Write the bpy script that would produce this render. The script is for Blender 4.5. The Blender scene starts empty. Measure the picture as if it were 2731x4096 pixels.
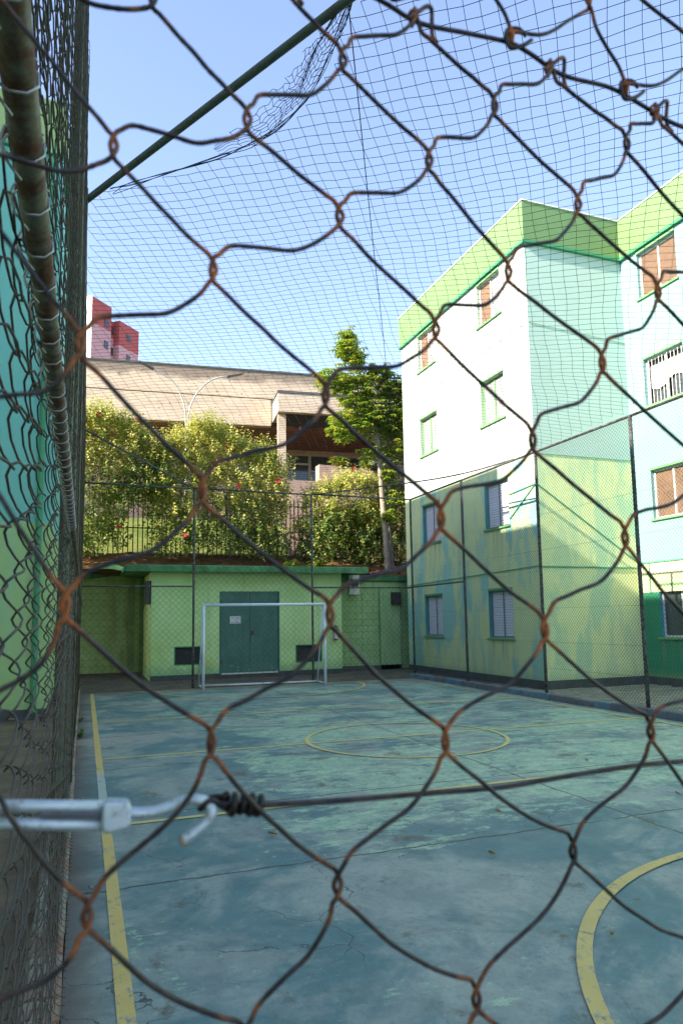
import bpy, math, random
from mathutils import Vector, Matrix
rnd = random.Random(7)
scene = bpy.context.scene
COL = scene.collection
# ------------------------------------------------------------------ camera
cam = bpy.data.cameras.new('camera'); camo = bpy.data.objects.new('camera', cam); COL.objects.link(camo)
RM = [[0.9379679, -0.0248094, -0.3458334], [-0.3463849, -0.1110303, -0.9314987], [-0.0152881, 0.9935073, -0.1127364]]
camo.matrix_world = Matrix.Translation((0, 0, 1.59)) @ Matrix(RM).to_4x4()
cam.sensor_fit = 'VERTICAL'; cam.sensor_height = 36; cam.sensor_width = 24
cam.lens = 24.2812; cam.shift_y = 0.02871
cam.clip_start = .02; cam.clip_end = 3000
cam.dof.use_dof = True; cam.dof.focus_distance = 8.0; cam.dof.aperture_fstop = 14
scene.camera = camo
# ------------------------------------------------------------------ sky and sun
SUN = Vector((1, .16, -.59)).normalized()
elev = math.asin(-SUN.z)
az = math.atan2(-SUN.x, -SUN.y)
world = bpy.data.worlds.new('World'); scene.world = world; world.use_nodes = True
wn = world.node_tree; bg = wn.nodes['Background']
sky = wn.nodes.new('ShaderNodeTexSky'); sky.sky_type = 'NISHITA'; sky.sun_disc = False
sky.sun_elevation = elev; sky.sun_rotation = az; sky.air_density = 1.0; sky.dust_density = .4; sky.ozone_density = 1.6
wb = wn.nodes.new('ShaderNodeMix'); wb.data_type = 'RGBA'; wb.blend_type = 'MULTIPLY'; wb.inputs[0].default_value = 1.0
wb.inputs[7].default_value = (1.10, .97, .97, 1)      # even white balance of the whole sky
wn.links.new(sky.outputs[0], wb.inputs[6]); wn.links.new(wb.outputs[2], bg.inputs[0]); bg.inputs[1].default_value = .15
sl = bpy.data.lights.new('sun', 'SUN'); sl.energy = 4.6; sl.angle = math.radians(.53); sl.color = (1, .90, .76)
so = bpy.data.objects.new('sun', sl); COL.objects.link(so); so.location = (-40, -5, 30)
so.rotation_euler = SUN.to_track_quat('-Z', 'Y').to_euler()
scene.view_settings.view_transform = 'Standard'; scene.view_settings.look = 'None'
scene.view_settings.exposure = 1.72; scene.view_settings.gamma = 1
scene.render.engine = 'CYCLES'
scene.cycles.max_bounces = 6; scene.cycles.diffuse_bounces = 4; scene.cycles.transparent_max_bounces = 8
scene.cycles.use_denoising = True

# ------------------------------------------------------------------ node helpers
def lin(c): return tuple(((v/255)/12.92 if v/255 <= .04045 else (((v/255)+.055)/1.055)**2.4) for v in c)
class G:
    def __init__(s, name):
        s.m = bpy.data.materials.new(name); s.m.use_nodes = True; s.t = s.m.node_tree
        s.b = s.t.nodes['Principled BSDF']; s.out = s.t.nodes['Material Output']; s._p = None
    def n(s, t, **k):
        x = s.t.nodes.new(t)
        for a, b in k.items(): setattr(x, a, b)
        return x
    def set(s, sock, v):
        if isinstance(v, bpy.types.NodeSocket): s.t.links.new(v, sock)
        elif isinstance(v, (tuple, list)) and len(v) == 3 and sock.type == 'RGBA': sock.default_value = (*v, 1)
        else: sock.default_value = v
    def pos(s):
        if s._p is None: s._p = s.n('ShaderNodeNewGeometry')
        return s._p.outputs['Position']
    def island(s):
        s.pos(); return s._p.outputs['Random Per Island']
    def objrand(s): return s.n('ShaderNodeObjectInfo').outputs['Random']
    def xyz(s, v=None):
        x = s.n('ShaderNodeSeparateXYZ'); s.set(x.inputs[0], v or s.pos()); return x.outputs
    def map(s, scale=(1, 1, 1), loc=(0, 0, 0), vec=None):
        x = s.n('ShaderNodeMapping'); s.set(x.inputs[0], vec or s.pos()); x.inputs[1].default_value = loc; x.inputs[3].default_value = scale
        return x.outputs[0]
    def noise(s, scale, detail=5, rough=.6, vec=None, dist=0):
        x = s.n('ShaderNodeTexNoise'); s.set(x.inputs['Vector'], vec or s.pos())
        x.inputs['Scale'].default_value = scale; x.inputs['Detail'].default_value = detail
        x.inputs['Roughness'].default_value = rough; x.inputs['Distortion'].default_value = dist
        return x.outputs[0]
    def step(s, v, a, b, lo=0., hi=1.):
        x = s.n('ShaderNodeMapRange'); x.interpolation_type = 'SMOOTHSTEP' if True else 'LINEAR'
        s.set(x.inputs[0], v); x.inputs[1].default_value = a; x.inputs[2].default_value = b
        x.inputs[3].default_value = lo; x.inputs[4].default_value = hi; return x.outputs[0]
    def math(s, op, a, b=0., c=0.):
        x = s.n('ShaderNodeMath'); x.operation = op; s.set(x.inputs[0], a); s.set(x.inputs[1], b); s.set(x.inputs[2], c); return x.outputs[0]
    def mix(s, f, a, b, mode='MIX'):
        x = s.n('ShaderNodeMix'); x.data_type = 'RGBA'; x.blend_type = mode
        s.set(x.inputs[0], f); s.set(x.inputs[6], a); s.set(x.inputs[7], b); return x.outputs[2]
    def bump(s, h, strength=.3, dist=.01):
        x = s.n('ShaderNodeBump'); x.inputs['Strength'].default_value = strength; x.inputs['Distance'].default_value = dist
        s.set(x.inputs['Height'], h); s.t.links.new(x.outputs[0], s.b.inputs['Normal'])
    def done(s, col=None, rough=.6, metal=0., spec=.5):
        if col is not None: s.set(s.b.inputs['Base Color'], col)
        s.set(s.b.inputs['Roughness'], rough); s.set(s.b.inputs['Metallic'], metal); s.b.inputs['Specular IOR Level'].default_value = spec
        return s.m
def paint(name, col, var=.15, scale=2.5, rough=.65, dirt=None, dirt_amt=.5, dscale=1.3, bump=.15, bscale=80, metal=0., dz=None, spec=.4):
    g = G(name)
    a = tuple(c*(1-var) for c in col); b = tuple(min(1, c*(1+var)) for c in col)
    c = g.mix(g.step(g.noise(scale, 6, .65), .3, .7), a, b)
    if dirt is not None:
        f = g.step(g.noise(dscale, 8, .7, g.map((1, 1, .35), (3.1, 7.7, 1.9))), .62-.25*dirt_amt, .78)
        if dz is not None:
            low = g.step(g.math('ADD', g.xyz()[2], g.math('MULTIPLY', g.noise(1.5, 4), .5)), dz[0], dz[1], 1., 0.)
            f = g.math('MAXIMUM', g.math('MULTIPLY', f, .6), low)
        c = g.mix(g.math('MULTIPLY', f, .85), c, dirt)
    if bump: g.bump(g.noise(bscale, 4, .6), bump, .004)
    return g.done(c, rough, metal, spec)

# ------------------------------------------------------------------ mesh helpers
class MB:
    def __init__(s): s.v = []; s.f = []; s.a = None
    def box(s, x0, x1, y0, y1, z0, z1):
        n = len(s.v)
        s.v += [(x0, y0, z0), (x1, y0, z0), (x1, y1, z0), (x0, y1, z0), (x0, y0, z1), (x1, y0, z1), (x1, y1, z1), (x0, y1, z1)]
        s.f += [tuple(n+i for i in q) for q in ((0, 3, 2, 1), (4, 5, 6, 7), (0, 1, 5, 4), (1, 2, 6, 5), (2, 3, 7, 6), (3, 0, 4, 7))]
        return s
    def cbox(s, x0, x1, y0, y1, z0, z1, c=.01):
        """box with chamfered vertical and top edges"""
        n = len(s.v); R = []
        for z, k in ((z0, 0), (z1-c, 0), (z1, c)):
            xa, xb, ya, yb = x0+k, x1-k, y0+k, y1-k
            R.append([(xa+c, ya, z), (xb-c, ya, z), (xb, ya+c, z), (xb, yb-c, z), (xb-c, yb, z), (xa+c, yb, z), (xa, yb-c, z), (xa, ya+c, z)])
        for r in R: s.v += r
        for l in range(2):
            for i in range(8):
                j = (i+1) % 8; s.f.append((n+l*8+i, n+l*8+j, n+l*8+8+j, n+l*8+8+i))
        s.f.append(tuple(n+16+i for i in range(8))); s.f.append(tuple(n+7-i for i in range(8)))
        return s
    def quad(s, a, b, c, d):
        n = len(s.v); s.v += [tuple(a), tuple(b), tuple(c), tuple(d)]; s.f.append((n, n+1, n+2, n+3)); return s
    def poly(s, pts):
        n = len(s.v); s.v += [tuple(p) for p in pts]; s.f.append(tuple(range(n, n+len(pts)))); return s
    def prism(s, pts, off):
        n = len(s.v); k = len(pts); o = Vector(off)
        s.v += [tuple(p) for p in pts] + [tuple(Vector(p)+o) for p in pts]
        s.f.append(tuple(n+k-1-i for i in range(k))); s.f.append(tuple(n+k+i for i in range(k)))
        for i in range(k): j = (i+1) % k; s.f.append((n+i, n+j, n+k+j, n+k+i))
        return s
    def tube(s, path, r, k=6, cap=True, attr=None):
        path = [Vector(p) for p in path]; n0 = len(s.v); N = len(path)
        rs = r if isinstance(r, (list, tuple)) else [r]*N
        t = (path[1]-path[0]).normalized()
        u = t.orthogonal().normalized()
        for i in range(N):
            if i == 0: t2 = path[1]-path[0]
            elif i == N-1: t2 = path[-1]-path[-2]
            else: t2 = path[i+1]-path[i-1]
            if t2.length < 1e-9: t2 = t
            t2 = t2.normalized()
            q = t.rotation_difference(t2); u = q @ u; u = (u - t2*u.dot(t2)).normalized(); t = t2
            w = t.cross(u)
            for j in range(k):
                a = 2*math.pi*j/k
                s.v.append(tuple(path[i] + (u*math.cos(a)+w*math.sin(a))*rs[i]))
                if attr is not None:
                    if s.a is None: s.a = []
                    s.a.append(attr[i])
        for i in range(N-1):
            for j in range(k):
                j2 = (j+1) % k
                s.f.append((n0+i*k+j, n0+i*k+j2, n0+(i+1)*k+j2, n0+(i+1)*k+j))
        if cap:
            s.f.append(tuple(n0+k-1-j for j in range(k))); s.f.append(tuple(n0+(N-1)*k+j for j in range(k)))
        return s
    def mesh(s, name, mat, org=(0, 0, 0), smooth=False):
        me = bpy.data.meshes.new(name)
        o = org
        me.from_pydata([(x-o[0], y-o[1], z-o[2]) for x, y, z in s.v], [], s.f)
        if mat is not None: me.materials.append(mat)
        if smooth: me.polygons.foreach_set('use_smooth', [True]*len(me.polygons))
        if s.a is not None:
            at = me.attributes.new('rust', 'FLOAT', 'POINT'); at.data.foreach_set('value', s.a)
        me.update(); return me
    def build(s, name, mat, parent=None, smooth=False, org=None, kind=None, label=None):
        if org is None: org = world_loc(parent) if parent else (0, 0, 0)
        o = bpy.data.objects.new(name, s.mesh(name, mat, org, smooth)); COL.objects.link(o)
        if parent: o.parent = parent
        else: o.location = org
        if kind: o['kind'] = kind
        if label: o['label'] = label
        return o
def world_loc(o):
    l = Vector((0, 0, 0))
    while o: l += o.location; o = o.parent
    return l
def tag(o, label, cat, group=None):
    o['label'] = label; o['category'] = cat
    if group: o['group'] = group
    return o
def thing(name, label, cat, loc=(0, 0, 0), group=None):
    o = bpy.data.objects.new(name, None); COL.objects.link(o); o.location = loc; o.empty_display_size = .1
    return tag(o, label, cat, group)
def link(name, me, parent, loc=(0, 0, 0), rot=(0, 0, 0), scale=(1, 1, 1)):
    o = bpy.data.objects.new(name, me); COL.objects.link(o); o.parent = parent; o.location = loc; o.rotation_euler = rot; o.scale = scale; return o
def catmull(P, n=6):
    P = [Vector(p) for p in P]; out = []
    Q = [P[0]*2-P[1]] + P + [P[-1]*2-P[-2]]
    for i in range(1, len(Q)-2):
        a, b, c, d = Q[i-1:i+3]
        for k in range(n):
            t = k/n; out.append(.5*((2*b)+(c-a)*t+(2*a-5*b+4*c-d)*t*t+(3*b-3*c+d-a)*t**3))
    out.append(P[-1]); return out
def interp(x, xs, ys):
    if x <= xs[0]: return ys[0]
    for i in range(len(xs)-1):
        if x <= xs[i+1]: return ys[i]+(ys[i+1]-ys[i])*(x-xs[i])/(xs[i+1]-xs[i])
    return ys[-1]

# ------------------------------------------------------------------ materials
def court_color(g):
    P = g.pos(); x, y, z = g.xyz()
    n1 = g.step(g.noise(.8, 12, .70, dist=.6), .42, .58)
    c = g.mix(n1, (.11, .21, .21), (.315, .35, .305))
    mid = g.noise(3.1, 8, .7, g.map((1, 1, 1), (7, 2, 0)), .5)
    c = g.mix(g.step(mid, .35, .65), g.mix(.35, c, (.035, .09, .105)), c)
    ink = g.math('MULTIPLY', g.step(x, 2.6, 3.3), g.step(y, 3.3, 2.5))
    c = g.mix(g.math('MULTIPLY', ink, .7), c, (.05, .165, .21))
    zone = g.step(y, 3.9, 5.6)
    zone = g.math('MULTIPLY', zone, g.step(x, .6, 2.2))
    zone = g.math('MULTIPLY', zone, g.step(y, 8.5, 13.5, 1., .55))
    n2 = g.noise(.85, 12, .76, g.map((.8, 1.25, 1), (11, 4, 0)), .3)
    n2 = g.math('ADD', g.math('MULTIPLY', n2, .62), g.math('MULTIPLY', g.noise(7, 8, .75, g.map((.55, 1.3, 1), (3, 8, 0))), .38))
    mint = g.step(g.math('ADD', n2, g.math('MULTIPLY', zone, .100)), .570, .605)
    mtone = g.mix(g.step(g.noise(5, 8, .75, g.map((1, 1, 1), (13, 9, 0))), .38, .62), (.24, .38, .27), (.44, .58, .37))
    flake = g.step(g.noise(16, 8, .8, g.map((.8, 1.2, 1), (2, 6, 0))), .40, .47)
    c = g.mix(g.math('MULTIPLY', g.math('MULTIPLY', mint, .88), flake), c, mtone)
    fleck = g.math('MULTIPLY', g.step(g.noise(11, 9, .82, g.map((1, 1, 1), (17, 1, 0))), .585, .625), g.step(g.noise(1.1, 5, .6, g.map((1, 1, 1), (27, 11, 0))), .42, .6))
    c = g.mix(g.math('MULTIPLY', fleck, .8), c, (.38, .54, .38))
    drk = g.step(g.noise(6.5, 9, .8, g.map((1, .8, 1), (41, 1, 0))), .56, .68)
    c = g.mix(g.math('MULTIPLY', drk, .45), c, (.07, .105, .10))
    n4 = g.step(g.noise(.9, 7, .6, g.map((1, 1, 1), (2, 31, 0)), .6), .58, .70)
    c = g.mix(g.math('MULTIPLY', n4, .55), c, (.38, .40, .345))
    n5 = g.step(g.noise(1.7, 10, .72, g.map((1, 1, 1), (21, 3, 0))), .575, .66)
    c = g.mix(g.math('MULTIPLY', n5, .8), c, (.095, .088, .06))
    edge = g.step(g.math('ADD', x, g.math('MULTIPLY', g.noise(2.2, 6, .7), .35)), .12, .42, 1., 0.)
    c = g.mix(g.math('MULTIPLY', edge, .8), c, (.12, .095, .075))
    far = g.step(g.math('ADD', y, g.math('MULTIPLY', g.noise(1.2, 6, .7), 1.0)), 16.6, 17.4)
    c = g.mix(g.math('MULTIPLY', far, .6), c, (.16, .125, .09))
    band = g.math('MULTIPLY', g.step(g.math('ABSOLUTE', g.math('SUBTRACT', y, 10.2)), .35, .15, 0., 1.), g.step(x, 1.9, .5))
    c = g.mix(g.math('MULTIPLY', band, .6), c, (.36, .33, .29))
    # fine scuffs
    sc = g.step(g.noise(24, 9, .85, g.map((1, .6, 1))), .50, .66)
    c = g.mix(g.math('MULTIPLY', sc, .5), c, (.09, .11, .11))
    sp = g.step(g.noise(9, 5, .8, g.map((1, 1, 1), (5, 5, 0))), .66, .72)
    c = g.mix(g.math('MULTIPLY', sp, .55), c, (.30, .42, .34))
    # cracks
    v = g.n('ShaderNodeTexVoronoi'); v.feature = 'DISTANCE_TO_EDGE'; v.inputs['Scale'].default_value = 1.25
    wv = g.n('ShaderNodeVectorMath'); wv.operation = 'ADD'; g.set(wv.inputs[0], P)
    nn = g.n('ShaderNodeTexNoise'); nn.inputs['Scale'].default_value = 2.5; nn.inputs['Detail'].default_value = 6; g.set(nn.inputs['Vector'], P)
    sv = g.n('ShaderNodeVectorMath'); sv.operation = 'SCALE'; g.set(sv.inputs[0], nn.outputs[1]); sv.inputs['Scale'].default_value = .5
    g.t.links.new(sv.outputs[0], wv.inputs[1]); g.t.links.new(wv.outputs[0], v.inputs['Vector'])
    ck = g.step(v.outputs['Distance'], .001, .006, 1., 0.)
    ck = g.math('MULTIPLY', ck, g.step(g.noise(.9, 4, .6, g.map((1, 1, 1), (9, 9, 2))), .53, .62))
    jn = None
    wob = g.math('MULTIPLY', g.math('SUBTRACT', g.noise(3, 8, .7), .5), .10)
    for ax, p in ((1, 4.57), (1, 6.2), (1, 8.18), (1, 10.5), (1, 13.1), (0, 4.13)):
        d = g.math('ABSOLUTE', g.math('ADD', g.math('SUBTRACT', (x, y)[ax], p), wob))
        k = g.step(d, .006, .016, 1., 0.)
        jn = k if jn is None else g.math('MAXIMUM', jn, k)
    jn = g.math('MULTIPLY', jn, g.step(g.noise(1.6, 5, .7, g.map((1, 1, 1), (1, 19, 2))), .30, .42))
    cr = g.math('MAXIMUM', ck, jn)
    c = g.mix(g.math('MULTIPLY', cr, .85), c, (.03, .033, .03))
    h = g.math('SUBTRACT', g.noise(60, 6, .7), g.math('MULTIPLY', cr, 2.))
    return c, h
g = G('court_paint'); c, h = court_color(g); g.bump(h, .25, .006); M_court = g.done(c, g.step(g.noise(2, 5), .3, .7, .42, .62), 0, .35)
def line_mat(name, col, wear):
    g = G(name); c, h = court_color(g)
    w = g.math('MAXIMUM', g.step(g.noise(14, 8, .78, g.map((1, .7, 1), (3, 3, 3))), wear, wear+.09), g.math('MULTIPLY', g.step(g.noise(2.3, 6, .7, g.map((1, 1, 1), (8, 1, 0))), .58, .66), .75))
    x, y, z = g.xyz()
    pale = g.math('MULTIPLY', g.math('MULTIPLY', g.step(y, 6.2, 6.8), g.step(y, 8.3, 7.7)), g.step(x, .6, .4))
    base = g.mix(g.math('MULTIPLY', pale, .8), g.mix(g.noise(5, 5), tuple(k*.8 for k in col), tuple(min(1, k*1.15) for k in col)), (.36, .45, .46))
    g.bump(h, .25, .006)
    return g.done(g.mix(w, base, c), .55, 0, .35)
M_line = line_mat('yellow_line_paint', (.64, .46, .15), .54)
M_line_thin = line_mat('thin_line_paint', (.62, .50, .18), .60)
def wall_paint(name, top, low, low2, zb, dirt=(.25, .27, .2), base=None, patch=.53, sills=None):
    g = G(name); x, y, z = g.xyz()
    wob = g.math('MULTIPLY', g.math('SUBTRACT', g.noise(4, 3), .5), .03)
    up = g.step(g.math('ADD', z, wob), zb-.02, zb+.02)
    nt = g.noise(1.2, 6, .65)
    ct = g.mix(g.step(nt, .3, .75), tuple(k*.95 for k in top), top)
    p1 = g.step(g.noise(.95, 7, .62, g.map((1, 1, .32), (4.2, 1.3, 2.2)), .3), patch-.03, patch+.04)
    p2 = g.step(g.noise(2.6, 5, .6, g.map((1, 1, .22), (14.2, 5.3, 2.2))), .52, .60)
    p = g.math('MAXIMUM', p1, g.math('MULTIPLY', p2, .55))
    cl = g.mix(g.noise(3, 6, .7), tuple(k*.85 for k in low), tuple(k*1.1 for k in low))
    cl = g.mix(g.math('MULTIPLY', p, .8), cl, low2)
    rust = g.step(g.noise(1.7, 6, .7, g.map((1, 1, .2), (1, 2, 9))), .63, .74)
    cl = g.mix(g.math('MULTIPLY', rust, .25), cl, (.55, .42, .22))
    c = g.mix(up, cl, ct)
    st = g.step(g.noise(2.2, 8, .7, g.map((1.6, 1.6, .1))), .56, .75)
    c = g.mix(g.math('MULTIPLY', st, .16), c, dirt)
    if sills:
        near = None
        for (q0, q1) in sills:
            k = g.step(g.math('ABSOLUTE', g.math('SUBTRACT', y, (q0+q1)/2)), (q1-q0)/2+.12, (q1-q0)/2-.05, 0., 1.)
            near = k if near is None else g.math('MAXIMUM', near, k)
        fz = g.math('FRACT', g.math('DIVIDE', g.math('SUBTRACT', z, 1.06), 2.715))
        fall = g.step(fz, .62, 1., 0., 1.)
        dr = g.step(g.noise(9, 6, .7, g.map((1, 1, .06), (6, 6, 6))), .46, .66)
        c = g.mix(g.math('MULTIPLY', g.math('MULTIPLY', near, fall), g.math('MULTIPLY', dr, .6)), c, (.22, .24, .19))
    foot = g.step(g.math('ADD', z, g.math('MULTIPLY', g.noise(5, 4), .14)), .25, .45, 1., 0.)
    c = g.mix(g.math('MULTIPLY', foot, .35), c, (.3, .42, .2))
    g.bump(g.noise(70, 5, .6), .25, .004)
    return g.done(c, .75, 0, .3)
MINT = (.72, .82, .76); AQUA = (.52, .78, .74)
YG = (.69, .76, .38); TEAL = (.25, .56, .54)
M_west = wall_paint('west_wall_paint', (.52, .56, .52), YG, TEAL, 5.33, sills=((17.62, 18.72), (14.14, 15.22)))
M_south = wall_paint('south_wall_paint', (.42, .555, .48), YG, (.40, .60, .38), 5.33, patch=.57)
M_wing = wall_paint('wing_wall_paint', (.22, .40, .385), (.035, .26, .13), (.03, .24, .14), 2.12, sills=((11.33, 12.5),))
M_wingband = paint('cream_band', (.66, .66, .38), .06)
M_leftwall = wall_paint('left_wall_paint', (.20, .52, .44), (.36, .52, .22), (.3, .5, .3), 3.35, patch=.6)
M_leftwing_bounce = wall_paint('left_wing_bounce_paint', (.72, .78, .72), YG, TEAL, 2.9)  # wing out of view, painted lighter to bounce fill light into the court
M_fascia = paint('fascia_green', (.14, .24, .092), .06, 1.5, .6, (.125, .22, .085), .3)
M_trim = paint('dark_green_trim', (.05, .26, .12), .12, 3, .55)
M_trim2 = paint('window_green_trim', (.16, .36, .14), .12, 3, .55)
M_capw = paint('cap_white', (.75, .75, .7), .05)
M_tealreveal = paint('teal_reveal', (.05, .30, .33), .12, 4, .6)
M_palereveal = paint('pale_green_reveal', (.40, .52, .38), .1, 4, .6)
M_plinth = paint('plinth_grey', (.075, .08, .08), .2, 4, .8, (.05, .07, .05), .6)
M_white = paint('white_enamel', (.72, .72, .72), .05, 5, .4, bump=.03)
M_whiteold = paint('old_white_frame', (.62, .62, .58), .08, 5, .5, (.4, .38, .3), .3)
M_slat = paint('louvre_slat', (.70, .70, .76), .05, 6, .45, bump=.03)
M_greyframe = paint('grey_window_frame', (.22, .24, .26), .1, 5, .5)
M_panel = paint('beige_shutter', (.30, .285, .28), .06, 5, .5)
M_grey = paint('galvanized', (.28, .32, .33), .15, 9, .45, (.16, .13, .10), .4, 6, metal=.6)
M_brownscreen = paint('brown_screen', (.30, .19, .12), .15, 9, .7)
M_bargrille = paint('cream_bars', (.70, .64, .55), .06, 9, .5)
def flat(name, col, rough=.8): g = G(name); return g.done(col, rough)
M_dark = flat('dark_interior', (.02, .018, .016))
g = G('window_glass'); M_glass = g.done((.05, .065, .075), .06, 0, .6)
M_shed = paint('shed_green', (.30, .52, .17), .12, 1.6, .75, (.42, .42, .12), .65, .9, .3, 60, dz=None)
def shed_mat():
    g = G('shed_green_plaster'); x, y, z = g.xyz()
    c = g.mix(g.step(g.noise(1.3, 7, .65), .3, .7), (.47, .68, .27), (.58, .78, .37))
    yl = g.math('MULTIPLY', g.step(g.noise(1.1, 6, .7, g.map((1, 1, .6), (3, 3, 1))), .48, .66), g.step(z, 1.7, .5))
    c = g.mix(g.math('MULTIPLY', yl, .7), c, (.50, .46, .14))
    lowm = g.step(g.math('ADD', z, g.math('MULTIPLY', g.noise(3.5, 7, .7), .5)), .35, .75, 1., 0.)
    c = g.mix(g.math('MULTIPLY', lowm, .65), c, (.14, .38, .20))
    st = g.step(g.noise(2.8, 8, .7, g.map((1.8, 1.8, .12))), .56, .74)
    c = g.mix(g.math('MULTIPLY', st, .35), c, (.16, .28, .08))
    # faint block courses telegraphing through the plaster
    fr = g.math('ABSOLUTE', g.math('SUBTRACT', g.math('FRACT', g.math('DIVIDE', z, .6)), .5))
    jl = g.step(fr, .0, .012, 1., 0.)
    c = g.mix(g.math('MULTIPLY', jl, .3), c, (.12, .25, .10))
    g.bump(g.math('SUBTRACT', g.noise(45, 6, .65), jl), .3, .005)
    return g.done(c, .8, 0, .25)
M_shed = shed_mat()
def block_mat(name, a, b, stain):
    g = G(name); x, y, z = g.xyz()
    c = g.mix(g.step(g.noise(1.6, 7, .68), .3, .7), a, b)
    c = g.mix(g.math('MULTIPLY', g.objrand(), .3), c, tuple(k*.75 for k in b))
    st = g.step(g.noise(1.5, 8, .7, g.map((1.5, 1.5, .16), (stain, 0, 0))), .50, .70)
    c = g.mix(g.math('MULTIPLY', st, .55), c, (.20, .13, .035))
    st2 = g.step(g.noise(2.1, 8, .75, g.map((1.5, 1.5, .2), (stain+7, 0, 0))), .58, .70)
    c = g.mix(g.math('MULTIPLY', st2, .6), c, (.06, .08, .03))
    g.bump(g.noise(50, 6, .7), .4, .006)
    return g.done(c, .85, 0, .2)
M_blockL = block_mat('block_olive', (.28, .36, .12), (.38, .50, .20), 3.)
M_blockR = block_mat('block_green', (.26, .44, .17), (.36, .55, .26), 12.)
M_mortar = paint('mortar_dark', (.19, .25, .10), .25, 4, .9)
M_roofcap = paint('roof_slab_green', (.09, .27, .11), .3, 3, .8, (.035, .06, .035), 1.1, 2.2, .4, 40)
def door_mat():
    g = G('door_green'); x, y, z = g.xyz()
    c = g.mix(g.step(g.noise(2.2, 7, .68), .3, .7), (.035, .125, .095), (.06, .175, .135))
    c = g.mix(g.math('MULTIPLY', g.step(g.noise(2.5, 8, .7, g.map((2, 2, .15))), .54, .72), .5), c, (.02, .075, .06))
    scf = g.math('MULTIPLY', g.step(g.noise(7, 8, .78, g.map((.6, 1, 1.6))), .56, .62), g.step(z, .42, .18))
    c = g.mix(g.math('MULTIPLY', scf, .8), c, (.45, .52, .50))
    g.bump(g.noise(6, 4), .15, .01)
    return g.done(c, .45, 0, .4)
M_door = door_mat()
M_steel = paint('steel_dark', (.06, .06, .055), .2, 8, .5, metal=.5)
M_signw = flat('sign_white', (.62, .66, .66), .5); M_signr = flat('sign_ink', (.28, .16, .18), .6); M_signk = flat('sign_ink_grey', (.22, .24, .28), .6)
M_red = flat('extinguisher_red', (.45, .02, .02), .3)
def rusty(name, base, rust, amt, metal=.4, sc=14, rough=.55):
    g = G(name)
    f = g.step(g.noise(sc, 8, .75), .62-amt*.3, .78-amt*.25)
    c = g.mix(g.noise(sc*.6, 4), tuple(k*.75 for k in base), tuple(k*1.2 for k in base))
    g.bump(g.noise(sc*8, 5), .3, .002)
    return g.done(g.mix(f, c, rust), g.mix(f, (rough,)*3, (.85,)*3), g.math('MULTIPLY', g.math('SUBTRACT', 1., f), metal))
M_post = rusty('fence_post_paint', (.12, .15, .15), (.055, .028, .016), .75)
M_postg = rusty('left_post_paint', (.07, .09, .05), (.07, .04, .02), .6, .1, 9)
M_rail = rusty('rail_mossy', (.17, .155, .09), (.11, .038, .012), .75, .05, 16)
M_pipe = rusty('pipe_green', (.065, .085, .06), (.07, .06, .04), .35, .1, 5)
M_goal = rusty('goal_white', (.62, .70, .76), (.22, .16, .12), .25, .0, 7)
M_mesh = rusty('mesh_dark_wire', (.035, .05, .045), (.05, .03, .02), .4, .3, 20)
M_meshl = rusty('mesh_brown_wire', (.05, .042, .036), (.10, .058, .034), .55, .15, 25)
M_zinc = rusty('zinc_tie', (.42, .42, .40), (.2, .14, .1), .2, .8, 40, .35)
M_net = flat('net_cord', (.015, .035, .045), .7)
def wire_mat():
    g = G('rusted_wire'); a = g.n('ShaderNodeAttribute'); a.attribute_name = 'rust'
    n = g.noise(90, 5, .65); big = g.noise(14, 3, .6)
    f = g.step(g.math('ADD', g.math('ADD', g.math('MULTIPLY', a.outputs['Fac'], .62), g.math('MULTIPLY', n, .5)), g.math('MULTIPLY', big, .5)), .74, 1.12)
    c = g.mix(g.step(n, .35, .65), (.014, .011, .011), (.060, .042, .034))
    c = g.mix(f, c, g.mix(g.step(n, .3, .7), (.14, .035, .010), (.50, .14, .025)))
    g.bump(g.noise(900, 3), .25, .0004)
    return g.done(c, g.math('ADD', g.math('MULTIPLY', f, .35), .40), g.math('MULTIPLY', g.math('SUBTRACT', 1., f), .35), .5)
M_wire = wire_mat()
M_turn = rusty('turnbuckle_steel', (.56, .64, .66), (.26, .22, .18), .38, .6, 230, .36)
M_thread = rusty('threaded_steel', (.50, .52, .55), (.2, .12, .06), .3, .8, 160, .35)
M_tip = rusty('hook_tip_rust', (.38, .30, .22), (.4, .22, .08), .6, .4, 200)
def kerb_mat(name, a, b, d):
    g = G(name)
    c = g.mix(g.step(g.noise(3.2, 7, .7), .4, .6), a, b)
    c = g.mix(g.math('MULTIPLY', g.step(g.objrand(), .5, .9), .45), c, d)
    c = g.mix(g.step(g.noise(6, 8, .75, g.map((1, 1, 1), (4, 4, 4))), .55, .66), c, d)
    c = g.mix(g.math('MULTIPLY', g.step(g.noise(14, 6, .8), .58, .68), .7), c, (.05, .045, .04))
    g.bump(g.noise(40, 7, .7), .6, .01)
    return g.done(c, .85, 0, .2)
M_kerbR = kerb_mat('kerb_blue_peeling', (.09, .16, .20), (.15, .20, .22), (.15, .075, .05))
M_kerbL = kerb_mat('kerb_red_peeling', (.22, .22, .19), (.26, .20, .15), (.20, .06, .035))
def dirt_mat(name, a, b, c2, sc=2.):
    g = G(name)
    c = g.mix(g.step(g.noise(sc, 9, .72), .35, .65), a, b)
    c = g.mix(g.step(g.noise(sc*5, 8, .75, g.map((1, 1, 1), (5, 5, 0))), .55, .70), c, c2)
    g.bump(g.noise(sc*18, 8, .75), .8, .02)
    return g.done(c, .95, 0, .1)
M_dirt = dirt_mat('bare_soil', (.10, .085, .065), (.17, .15, .12), (.07, .06, .05))
M_litter = dirt_mat('leaf_litter_soil', (.085, .045, .022), (.20, .11, .05), (.05, .06, .02), 4.)
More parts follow.
